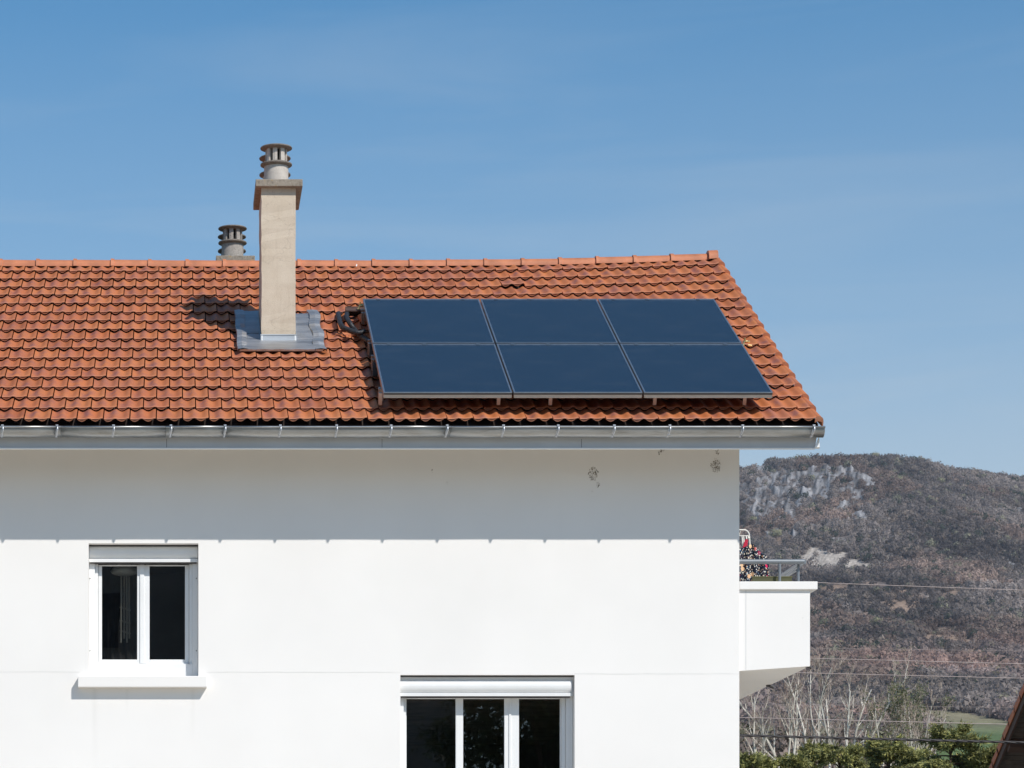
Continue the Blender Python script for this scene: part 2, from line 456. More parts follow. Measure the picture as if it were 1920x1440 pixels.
def surf_masks(x, D, z):
    px, py = to_px(x, D, z)
    n = fbm(px / 16.0, py / 11.0, 4, 11) ; n2 = fbm(px / 40.0, py / 30.0, 3, 21)
    m = {1: 0 * px, 2: 0 * px, 3: 0 * px}
    for (cx, cy, rx, ry, st, k) in ROCKS:
        d = ((px - cx) / rx) ** 2 + ((py - cy) / ry) ** 2
        m[k] = np.maximum(m[k], st * np.clip(1.25 - d, 0, 1))
    rock = np.clip((m[1] * 1.0 + (n - 0.5) * 2.6 - 0.42) * 3, 0, 1) * (m[1] > 0.02)
    scree = np.clip((m[2] + (n - 0.5) * 2.6 - 0.40) * 3, 0, 1) * (m[2] > 0.02)
    red = np.clip((m[3] + (n2 - 0.5) * 1.6 - 0.25) * 2.5, 0, 1) * (m[3] > 0.02)
    return rock, scree, red, px, py
def is_meadow(x, D):
    px = CX + F * x / D
    edge = 1725 + 25 * np.sin(D / 60.0)
    top = np.interp(px, [1700, 1800, 1860, 1920], [1110, 1100, 1060, 1000])
    return (px > edge) & (px < 2050) & (D < top) & (D > 620)

def hillside():
    nx, nd = 420, 700
    ds = np.concatenate([np.linspace(290, 1080, 120), np.linspace(1086, 2600, nd - 140), np.linspace(2620, 2900, 20)])
    us = np.concatenate([np.linspace(-0.10, 0.18, 50), np.linspace(0.182, 0.30, nx - 80), np.linspace(0.305, 0.62, 30)])
    DD, UU = np.meshgrid(ds, us, indexing='ij')
    X = UU * np.maximum(DD, 1.0)
    Z = hill_z(X, DD)
    rock, scree, red, px, py = surf_masks(X, DD, Z)
    # crags stand proud and broken
    cr = fbm(px / 12.0, py / 22.0, 4, 5)
    Z = Z + rock * (cr - 0.35) * 7
    n = len(ds); m = len(us)
    V = np.stack([X, DD - D0, Z], -1).reshape(-1, 3)
    base = np.array([0.17, 0.14, 0.125]) * (0.7 + 0.6 * fbm(X / 25, DD / 40, 4, 9))[..., None]
    redc = np.array([0.30, 0.215, 0.16]) * (0.7 + 0.6 * fbm(X / 8, DD / 20, 3, 19))[..., None]
    crk = fbm(px / 5.0 + py / 30.0, py / 16.0, 4, 7)
    gr = np.array([0.33, 0.315, 0.31]) * (0.12 + 1.15 * np.clip((crk - 0.28) * 2.0, 0, 1))[..., None]
    sc = np.array([0.50, 0.44, 0.38]) * (0.35 + 1.0 * fbm(px / 3.0 + py / 9.0, py / 8.0, 4, 8))[..., None]
    C = base
    C = C * (1 - red[..., None]) + redc * red[..., None]
    C = C * (1 - rock[..., None]) + gr * rock[..., None]
    C = C * (1 - scree[..., None]) + sc * scree[..., None]
    mea = is_meadow(X, DD)[..., None]
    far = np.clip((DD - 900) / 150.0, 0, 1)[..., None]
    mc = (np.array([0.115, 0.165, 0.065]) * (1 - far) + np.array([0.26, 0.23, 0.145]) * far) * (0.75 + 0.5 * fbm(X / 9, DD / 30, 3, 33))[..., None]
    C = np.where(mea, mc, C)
    faces = []
    idx = np.arange(n * m).reshape(n, m)
    q = np.stack([idx[:-1, :-1], idx[:-1, 1:], idx[1:, 1:], idx[1:, :-1]], -1).reshape(-1, 4)
    me = bpy.data.meshes.new('hillside')
    me.from_pydata(V.tolist(), [], q.tolist())
    me.polygons.foreach_set('use_smooth', [True] * len(q))
    ca = me.color_attributes.new('Col', 'FLOAT_COLOR', 'POINT')
    ca.data.foreach_set('color', np.concatenate([C.reshape(-1, 3), np.ones((n * m, 1))], 1).astype(np.float32).ravel())
    a = NT('hillside_soil')
    at = a.n('ShaderNodeAttribute', attribute_name='Col').outputs['Color']
    c = a.coord('Object')
    nn = a.noise(c, 0.35, 5, 0.7)
    a.set(a.mix(1.0, at, a.ramp(nn, [(0.25, 0.55), (0.75, 1.35)]), 'MULTIPLY'), 0.95, 0, 0.1)
    a.bump(nn, 0.8, 1.2)
    me.materials.append(a.m)
    o = bpy.data.objects.new('hillside', me); COL.objects.link(o)
    tag(o, kind='structure')
hillside()

def crown_blades(rng, n, rad, hgt, wid, up=0.6):   # many thin blades filling a dome, as an (n,3,3) array
    u = rng.random(n); th = rng.random(n) * 2 * math.pi; ph = np.arccos(1 - rng.random(n) * 1.15)
    r = rad * (0.35 + 0.65 * u ** 0.4)
    c = np.stack([r * np.sin(ph) * np.cos(th), r * np.sin(ph) * np.sin(th), hgt * (0.35 + 0.65 * u ** 0.4 * np.cos(ph))], -1)
    out = c / (np.linalg.norm(c, axis=1, keepdims=True) + 1e-6)
    if up < 0:                        # soft tuft: small faces lying round the outside of the crown, turned every way
        ph = np.arccos(1 - rng.random(n) * 1.3); r = rad * (0.72 + 0.34 * rng.random(n))
        o_ = np.stack([np.sin(ph) * np.cos(th), np.sin(ph) * np.sin(th), np.cos(ph)], -1)
        c = o_ * r[:, None] * np.array([1, 1, 0.8]) * (1 + 0.22 * np.sin(th * 3 + ph * 4))[:, None]; c[:, 2] += hgt * 0.35
        nr = o_ + rng.normal(size=(n, 3)) * 0.28; nr /= np.linalg.norm(nr, axis=1, keepdims=True)
        a = np.cross(nr, rng.normal(size=(n, 3))); a /= np.linalg.norm(a, axis=1, keepdims=True); b = np.cross(nr, a)
        q = rad * wid * (0.6 + 0.9 * rng.random(n))[:, None]
        return np.stack([c + a * q, c - a * q * .5 + b * q * .7, c - a * q * .5 - b * q * .7], 1)
    d = out + rng.normal(size=(n, 3)) * 0.55 + np.array([0, 0, up]); d /= np.linalg.norm(d, axis=1, keepdims=True)
    s = np.cross(d, rng.normal(size=(n, 3))); s /= np.linalg.norm(s, axis=1, keepdims=True)
    L = rad * (0.35 + 0.35 * rng.random(n))[:, None]; W = wid * (0.5 + rng.random(n))[:, None]
    return np.stack([c - d * L * 0.5 - s * W * 0.5, c - d * L * 0.5 + s * W * 0.5, c + d * L * 0.5], 1)

def mesh_from_tris(name, T, C, mat):  # T (n,3,3), C (n,3)
    n = len(T)
    me = bpy.data.meshes.new(name)
    me.vertices.add(n * 3); me.loops.add(n * 3); me.polygons.add(n)
    me.vertices.foreach_set('co', T.astype(np.float32).ravel())
    me.loops.foreach_set('vertex_index', np.arange(n * 3, dtype=np.int32))
    me.polygons.foreach_set('loop_start', np.arange(0, n * 3, 3, dtype=np.int32))
    ca = me.color_attributes.new('Col', 'FLOAT_COLOR', 'POINT')
    CC = np.repeat(np.concatenate([C, np.ones((n, 1))], 1), 3, axis=0)
    ca.data.foreach_set('color', CC.astype(np.float32).ravel())
    me.materials.append(mat)
    me.update(calc_edges=True); me.validate()
    return me

def forest():
    rng = np.random.default_rng(5)
    # candidates spread evenly over the slope
    N = 50000
    D = np.sqrt(rng.random(N) * (2560.0 ** 2 - 560.0 ** 2) + 560.0 ** 2)
    U = 0.165 + rng.random(N) * (0.325 - 0.165)
    N2 = 15000                         # thinner cover to both sides, for views from a step aside
    D = np.concatenate([D, np.sqrt(rng.random(N2) * (2560.0 ** 2 - 700.0 ** 2) + 700.0 ** 2)])
    q2 = rng.random(N2)
    U = np.concatenate([U, np.where(q2 < 0.6, 0.05 + q2 / 0.6 * 0.115, 0.325 + (q2 - 0.6) / 0.4 * 0.09)])
    N = N + N2
    x = U * D
    z = hill_z(x, D)
    rock, scree, red, px, py = surf_masks(x, D, z)
    keep = rng.random(N) > (rock * 0.84 + scree * 0.97)
    keep &= rng.random(N) > red * 0.62
    keep &= ~is_meadow(x, D)
    dens = 0.55 + 0.45 * (fbm(x / 40, D / 70, 3, 44) > 0.42)
    keep &= rng.random(N) < dens
    x, D, z, px, py, red, rock = [a[keep] for a in (x, D, z, px, py, red, rock)]
    n = len(x)
    variants = [np.concatenate([crown_blades(rng, 72, 1.0, 1.0, 0.22, -1), crown_blades(rng, 18, 1.05, 1.1, 0.07, 0.3)]) for _ in range(14)]
    Ts = []; Cs = []
    vi = rng.integers(0, 14, n)
    size = (1.6 + 2.6 * rng.random(n) ** 1.8) * np.interp(D, [1000, 1500, 2400], [1.15, 1.0, 0.95])
    side = (x / D < 0.165) | (x / D > 0.325)
    size = np.where(side, size * 1.8, size)
    size = np.where(red > 0.3, size * 0.7, size)
    size = np.where(rock > 0.2, size * 0.6, size)
    kind = rng.random(n)
    clump = fbm(x / 60, D / 120, 3, 51)
    col = np.array([0.275, 0.232, 0.208])[None] * (0.72 + 0.5 * rng.random(n))[:, None] * np.clip(0.10 + 1.75 * fbm(x / 60, D / 150, 4, 91), 0.45, 1.5)[:, None]  # broad noise darkens crowns, baking in shade of the hill's folds
    col = np.where((clump > 0.58)[:, None], col * np.array([1.18, 1.04, 0.96]), col)
    col = np.where((kind > 0.92)[:, None], np.array([0.31, 0.25, 0.205]) * (0.7 + 0.5 * rng.random(n))[:, None], col)
    col = np.where((kind < 0.05)[:, None], np.array([0.075, 0.090, 0.065])[None], col)
    col = np.where(((kind > 0.05) & (kind < 0.08))[:, None], np.array([0.31, 0.295, 0.205])[None], col)
    lowband = (D < 1500) & (fbm(x / 50, D / 90, 3, 77) > 0.5)
    col = np.where(lowband[:, None], col * np.array([1.08, 1.0, 1.0]), col)
    for v in range(14):
        sel = np.where(vi == v)[0]
        B = variants[v]; k = len(B)
        a = rng.random(len(sel)) * 6.283
        ca, sa = np.cos(a), np.sin(a)
        s = size[sel]
        bx = B[None, :, :, 0] * ca[:, None, None] - B[None, :, :, 1] * sa[:, None, None]
        by = B[None, :, :, 0] * sa[:, None, None] + B[None, :, :, 1] * ca[:, None, None]
        bz = B[None, :, :, 2] + np.zeros_like(bx)
        T = np.stack([bx * s[:, None, None] + x[sel][:, None, None],
                      by * s[:, None, None] + (D[sel] - D0)[:, None, None],
                      bz * (s * 1.35)[:, None, None] + z[sel][:, None, None]], -1).reshape(-1, 3, 3)
        C = np.repeat(col[sel], k, 0) * (0.9 + 0.2 * rng.random(len(sel) * k))[:, None]
        Ts.append(T); Cs.append(C)
    me = mesh_from_tris('bare_woodland', np.concatenate(Ts), np.concatenate(Cs), M['forest'])
    o = bpy.data.objects.new('bare_woodland', me); COL.objects.link(o)
    tag(o, 'dense leafless grey brown woodland covering the hillside', 'woodland', kind='stuff')
    # single trees in fresh pale leaf that stand out among the bare ones
    spots = [(1455, 1003, 'pale yellow green tree left of centre on the slope above the floral cloth', 12),
             (1413, 975, 'pale leafing tree just right of the shaded wall corner, below the crag', 8),
             (1546, 1170, 'round pale green tree right beside the balcony parapet', 11),
             (1645, 1168, 'round pale green tree at mid slope, a little right of the balcony', 12),
             (1573, 1208, 'small pale green tree just above the second pale wire', 9),
             (1684, 900, 'pale leafing tree high under the crest of the hill', 9),
             (1640, 856, 'pale leafing tree standing on the very crest of the hill', 9),
             (1764, 903, 'olive tinted tree high on the slope towards the right', 8)]
    rng = np.random.default_rng(9)
    for (px_, py_, lab, r_px) in spots:
        # find the distance at which the slope is seen at this height
        Dq = np.linspace(1100, 2450, 2000); xq = (px_ - CX) * Dq / F
        zz = hill_z(xq, Dq); py_q = CY - F * (zz - CZ) / Dq
        k = int(np.argmin(np.abs(py_q - (py_ + r_px * 0.8))))
        r = r_px * Dq[k] / F
        B = crown_blades(rng, 420, r, r * 1.1, 0.13, -1)
        B[..., 2] += r * 0.5
        C = np.array([0.42, 0.40, 0.25])[None] * (0.55 + 0.7 * rng.random(len(B)))[:, None]
        t = empty('budding_tree', (xq[k], Dq[k] - D0, zz[k]))
        tag(t, lab, 'tree', 'pale budding trees on the hillside')
        me = mesh_from_tris('crown', B, C, M['forest'])
        o = bpy.data.objects.new('crown', me); COL.objects.link(o); o.parent = t
        tr = MB(); tr.tube([(0, 0, -1), (0, 0, r * 1.0)], [0.25, 0.12], 6, col=(0.12, 0.09, 0.07, 1))
        tr.build('trunk', M['bark'], t)
forest()

# ================================================================== THE HOUSE
XR = (1387 - CX) / 160.0             # right corner of the wall  (6.63)
XL = -7.0
YB = 11.4
house = empty('white_apartment_building', (0, 0, 0))
tag(house, 'white rendered house with orange tiled roof, zinc gutter and side balcony', 'house')

W1 = (166, 372, 1018, 1267)          # upper window opening, photo pixels in the wall plane
W2 = (751, 1078, 1265, 1640)         # lower window
def wx(px): return (px - CX) / 160.0
def wz(py): return CZ + (CY - py) / 160.0

def front_wall():
    mb = MB()
    z1 = wz(830) + 0.25
    xs = sorted([XL, wx(W1[0]), wx(W1[1]), wx(W2[0]), wx(W2[1]), XR])
    zs = sorted([0, wz(W2[3]), wz(W2[2]), wz(W1[3]), wz(W1[2]), z1])
    # front face as cells, leaving the openings out (shared planes, no overlaps)
    for i in range(len(xs) - 1):
        for j in range(len(zs) - 1):
            cx = (xs[i] + xs[i + 1]) / 2; cz = (zs[j] + zs[j + 1]) / 2
            if wx(W1[0]) < cx < wx(W1[1]) and wz(W1[3]) < cz < wz(W1[2]): continue
            if wx(W2[0]) < cx < wx(W2[1]) and wz(W2[3]) < cz < wz(W2[2]): continue
            mb.add([(xs[i], 0, zs[j]), (xs[i + 1], 0, zs[j]), (xs[i + 1], 0, zs[j + 1]), (xs[i], 0, zs[j + 1])], [(0, 1, 2, 3)])
    T = 0.36
    for w in (W1, W2):
        a, b, c, d = wx(w[0]), wx(w[1]), wz(w[3]), wz(w[2])
        mb.add([(a, 0, c), (a, T, c), (a, T, d), (a, 0, d)], [(0, 1, 2, 3)])
        mb.add([(b, 0, c), (b, 0, d), (b, T, d), (b, T, c)], [(0, 1, 2, 3)])
        mb.add([(a, 0, c), (b, 0, c), (b, T, c), (a, T, c)], [(0, 1, 2, 3)])
        mb.add([(a, 0, d), (a, T, d), (b, T, d), (b, 0, d)], [(0, 1, 2, 3)])
    # gable walls following the roof
    def rz(y): return ZE + (y - YE) * 0.5206 - 0.16 if y < 5.5 else ZE + (5.5 * 2 - y - YE) * 0.5206 - 0.16
    for x, fl in ((XR, False), (XL, True)):
        pts = [(x, 0, 0), (x, YB, 0), (x, YB, rz(YB)), (x, 5.5, rz(5.5)), (x, 0, z1)]
        if fl: pts = pts[::-1]
        mb.add(pts, [tuple(range(5))])
    mb.add([(XL, YB, 0), (XL, YB, rz(YB)), (XR, YB, rz(YB)), (XR, YB, 0)], [(0, 1, 2, 3)])
    o = mb.build('wall', M['wall'], house)
    # hairline joint at the floor slab
    jm = plain('hairline_joint', (0.73, 0.715, 0.69), 0.9)
    def seg(x0, x1, z, t=0.005):
        j = MB()
        n = 14; pts = []
        for i in range(n + 1):
            pts.append((x0 + (x1 - x0) * i / n, -0.0015, z + random.uniform(-.003, .003)))
        vs = []; fs = []
        for i, p in enumerate(pts):
            vs += [(p[0], p[1], p[2] - t / 2), (p[0], p[1], p[2] + t / 2)]
        for i in range(n): fs.append((2 * i, 2 * i + 2, 2 * i + 3, 2 * i + 1))
        j.add(vs, fs); j.build('slab_joint', jm, house)
    seg(XL, wx(150), wz(1259.5)); seg(wx(388), wx(751) , wz(1260)); seg(wx(1078), XR, wz(1263))
front_wall()

# ------- roof tiles, one mesh (the tiles are the pattern of the covering)
TW, GA, NR = 0.302, 0.4215, 17
VX = 7.355                            # right edge of the last full tile
def build_tiles():
    mb = MB(); rnd = random.Random(3)
    NU = 14
    us = [i / NU for i in range(NU + 1)]
    def wave(u): return 1 - 2 * (0.5 + 0.5 * math.cos(2 * math.pi * (2 * (u - 0.165) / 1.02))) ** 0.9   # troughs near .165 and .675
    lifted = None
    lx, ls = roof_hit(962, 545, 0.05)
    for r in range(NR):
        s0 = r * GA
        half = 0.0 if r % 2 == 0 else TW / 2
        x1 = VX + 0.0
        k = 0
        row_jit = rnd.uniform(-.006, .006)
        while True:
            xr = x1 - half - k * TW + (TW if half else 0)
            xl = xr - TW
            k += 1
            if xr < -5.2: break
            u0, u1 = 0.0, 0.958
            if xr > VX + 0.01:        # half tile at the verge
                u1 = 0.5 - 0.02
            js, jh, tilt = rnd.uniform(-.008, .008) + row_jit + .009 * math.sin(xl * 1.1 + r * 2.3), rnd.uniform(-.003, .004), rnd.uniform(-.012, .012)
            if abs((xl + xr) / 2 - lx) < 0.16 and abs(s0 - ls) < 0.26: jh += 0.020; js += 0.02
            col = (rnd.random(), rnd.random(), rnd.random(), 1)
            L = GA + 0.05
            if r == NR - 1: L = 7.15 - s0 - 0.02
            base = 0.045
            uu = [u0 + (u1 - u0) * i / NU for i in range(NU + 1)]
            sts = [(0.0, 0.02, 0.0), (0.02, 0.05, 0.003), (0.14, 0.75, 0.0), (0.26, 1.0, 0), (1.0, 1.0, 0)]
            vs = []; uvs = []
            for (v, am, drop) in sts:
                for u in uu:
                    w = wave(u)
                    A = 0.0165
                    hh = A * (w * (0.55 if v < 0.03 else 1) if w > 0 else w * am)
                    hh -= (0.006 if v == 0 else 0)
                    h = base + 0.044 * (1 - v) + hh + 0.006 * u + jh * (1 - v)
                    s = s0 + js + v * L + tilt * (u - .5) * 0.6
                    vs.append(RP(xl + u * TW, s, h)); uvs.append((u, v))
            fs = []
            n = NU + 1
            for a in range(len(sts) - 1):
                for i in range(NU):
                    fs.append((a * n + i, a * n + i + 1, (a + 1) * n + i + 1, (a + 1) * n + i))
            mb.add(vs, fs, True, uvs, col=col)
            # front lip: thick where the trough hangs over the row below
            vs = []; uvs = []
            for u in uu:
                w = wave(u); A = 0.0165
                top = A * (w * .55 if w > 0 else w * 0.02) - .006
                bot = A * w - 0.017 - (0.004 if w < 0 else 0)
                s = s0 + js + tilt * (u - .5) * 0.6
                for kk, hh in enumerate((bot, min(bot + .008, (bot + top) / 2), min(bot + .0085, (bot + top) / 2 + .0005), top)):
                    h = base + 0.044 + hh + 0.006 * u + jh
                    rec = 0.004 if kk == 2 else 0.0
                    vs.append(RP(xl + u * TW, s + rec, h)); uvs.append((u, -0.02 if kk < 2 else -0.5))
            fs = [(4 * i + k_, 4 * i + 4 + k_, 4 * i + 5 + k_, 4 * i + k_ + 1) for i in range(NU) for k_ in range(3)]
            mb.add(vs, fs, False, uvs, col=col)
            # underside and the two side edges
            vs = []; uvs = []
            for (v) in (0.0, 0.3):
                for u in uu:
                    w = wave(u)
                    h = base + 0.044 * (1 - v) + 0.0165 * w - 0.017 - (0.004 if w < 0 else 0) + 0.006 * u + jh
                    vs.append(RP(xl + u * TW, s0 + js + v * L + tilt * (u - .5) * .6, h)); uvs.append((u, -0.02))
            fs = [(i, n + i, n + i + 1, i + 1) for i in range(NU)]
            mb.add(vs, fs, True, uvs, col=col)
            for e, u in ((0, u0), (NU, u1)):
                vs = []
                for v in (0.0, 0.2, 1.0):
                    w = wave(u)
                    t = 0.0165 * (w * (.55 if v == 0 else 1) if w > 0 else w * (0.02 if v == 0 else 1)) + 0.006 * u + jh * (1 - v) + base + 0.044 * (1 - v)
                    for hh in (t - 0.024, t - 0.0005):
                        vs.append(RP(xl + u * TW, s0 + js + v * L + tilt * (u - .5) * .6, hh))
                mb.add(vs, [(0, 2, 3, 1), (2, 4, 5, 3)] if e else [(0, 1, 3, 2), (2, 3, 5, 4)], False, [(u, 0.3)] * 6, col=col)
        # verge piece: a rounded strip and a flange turned down over the barge board
        js = rnd.uniform(-.006, .006) + row_jit
        col = (rnd.random(), rnd.random(), rnd.random(), 1)
        L = GA + 0.03 if r < NR - 1 else 7.22 - s0
        prof = [(-0.022, 0.004), (0.000, 0.020), (0.018, 0.024), (0.040, 0.020), (0.060, 0.008), (0.072, -0.012), (0.078, -0.04), (0.078, -0.11)]
        vs = []; uvs = []
        for v in (0, 0.15, 1.0):
            for (dx, dh) in prof:
                h = 0.045 + 0.044 * (1 - v) + dh
                x = VX - 0.008 + dx
                vs.append(RP(x, s0 + js + v * L, h)); uvs.append((0.8, 0.5))
        m = len(prof)
        fs = [(a * m + i, a * m + i + 1, (a + 1) * m + i + 1, (a + 1) * m + i) for a in range(2) for i in range(m - 1)]
        mb.add(vs, fs, True, uvs, col=col)
        vs = []
        for (dx, dh) in prof:
            for t in (0, -0.060):
                vs.append(RP(VX - 0.008 + dx - (0.016 if dh < 0 and t else 0), s0 + js, 0.093 + dh + (t if dh >= 0 else 0)))
        fs = [(2 * i + 1, 2 * i + 3, 2 * i + 2, 2 * i) for i in range(m - 1)]
        mb.add(vs, fs, False, [(0.8, -0.02)] * len(vs), col=col)
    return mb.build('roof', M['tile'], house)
roof = build_tiles()

def roof_body():
    # dark underlay, back slope, barge board, soffit
    mb = MB()
    sR = 7.15
    X = [XL - 0.7, 3.0] + [3.0 + (VX + 0.03 - 3.0) * i / 12 for i in range(1, 13)]
    for i in range(len(X) - 1):
        mb.add([RP(X[i], 0.02, -0.02), RP(X[i + 1], 0.02, -0.02), RP(X[i + 1], sR, -0.02), RP(X[i], sR, -0.02)], [(0, 1, 2, 3)])
    mb.build('underlay', M['deck'], roof)
    # back slope: plain waved sheet of the same tiles (behind the ridge)
    mb = MB(); vs = []; fs = []
    nx = 240; rows = 17
    yr, zr = RP(0, sR, 0.05)[1], RP(0, sR, 0.05)[2]
    for j in range(rows * 2 + 1):
        q = (j // 2 + (1 if j % 2 else 0)) * GA if j < rows * 2 else rows * GA
        lift = 0.035 if j % 2 else 0.0
        for i in range(nx + 1):
            x = XL - .7 + (VX + 0.07 - XL + .7) * i / nx
            w = 0.018 * math.sin(2 * math.pi * x / (TW / 2))
            vs.append((x, yr + q * CT + (w + lift) * ST, zr - q * ST + (w + lift) * CT + warp(x, sR)))
    for j in range(rows * 2):
        for i in range(nx):
            a = j * (nx + 1) + i
            fs.append((a, a + 1, a + nx + 2, a + nx + 1))
    mb.add(vs, fs, True, [(0.5, 0.5)] * len(vs), col=(0.5, 0.4, 0.6, 1))
    mb.build('back_slope', M['tile'], roof)
    # sloping soffit under the eaves and gable overhang
    mb = MB()
    def strip(x0, x1, s0, s1, h0, h1):
        c = [RP(x, s, h) for x in (x0, x1) for s in (s0, s1) for h in (h0, h1)]
        mb.add(c, [(0, 1, 3, 2), (4, 6, 7, 5), (0, 4, 5, 1), (2, 3, 7, 6), (0, 2, 6, 4), (1, 5, 7, 3)])
    X = [XL - 0.7, 3.0] + [3.0 + (VX + 0.02 - 3.0) * i / 8 for i in range(1, 9)]
    for i in range(len(X) - 1): strip(X[i], X[i + 1], 0.15, sR, -0.15, -0.10)
    mb.build('soffit', M['soffit'], roof)
    # barge board along the verge
    mb = MB()
    c = [RP(x, s, h) for x in (VX + 0.022, VX + 0.050) for s in (0.16, sR) for h in (-0.20, -0.03)]
    mb.add(c, [(0, 1, 3, 2), (4, 6, 7, 5), (0, 4, 5, 1), (2, 3, 7, 6), (0, 2, 6, 4), (1, 5, 7, 3)])
    mb.build('barge_board', M['fascia'], roof)
roof_body()

def ridge():
    mb = MB(); rnd = random.Random(4)
    D = D0 + 5.5
    k = F / D
    pitch = 69.8 / k
    x_end = (1336 - CX) / k
    # joints seen at 69.8 px spacing; last one is the end cap
    xs = [x_end - 0.07]
    while xs[-1] > -5: xs.append(xs[-1] - pitch)
    def arc(x, r, dz):
        out = []
        base = RP(x, 7.15, 0.0)
        for i in range(13):
            a = math.pi * (i / 12)
            out.append((x, base[1] - r * 1.15 * math.cos(a), base[2] + 0.012 + dz + r * math.sin(a) ** 0.8))
        return out
    def shell(x0, x1, r0, r1, dz0=0, dz1=0, col=(1, 1, 1, 1)):
        n = 4; vs = []
        for i in range(n + 1):
            t = i / n
            vs += arc(x0 + (x1 - x0) * t, r0 + (r1 - r0) * t, dz0 + (dz1 - dz0) * t)
        fs = [(a * 13 + i, a * 13 + i + 1, (a + 1) * 13 + i + 1, (a + 1) * 13 + i) for a in range(n) for i in range(12)]
        mb.add(vs, fs, True)
        for a in (0, n):
            b = vs[a * 13:(a + 1) * 13]
            mb.add(b, [tuple(range(13))], False)
    for i in range(len(xs) - 1):
        j = rnd.uniform(-.004, .004)
        shell(xs[i + 1] + 0.03, xs[i], 0.112, 0.106, j, j)
        shell(xs[i + 1] - 0.012, xs[i + 1] + 0.036, 0.127, 0.124, j, j)
    shell(x_end - 0.075, x_end + 0.05, 0.145, 0.145, 0.0, 0.0)
    o = mb.build('ridge_cap', M['ridge'], roof, recalc=True)
    # little white smear of bird droppings on one ridge tile
    b = MB(); x = (667 - CX) / k
    base = RP(x, 7.15, 0)
    b.tube([(x - .004, base[1] - 0.075, base[2] + .082), (x + .006, base[1] - .112, base[2] + .045), (x, base[1] - .127, base[2] + .005)], [.012, .009, .012], 6)
    b.build('bird_dropping', M['white_bit'], roof)
ridge()

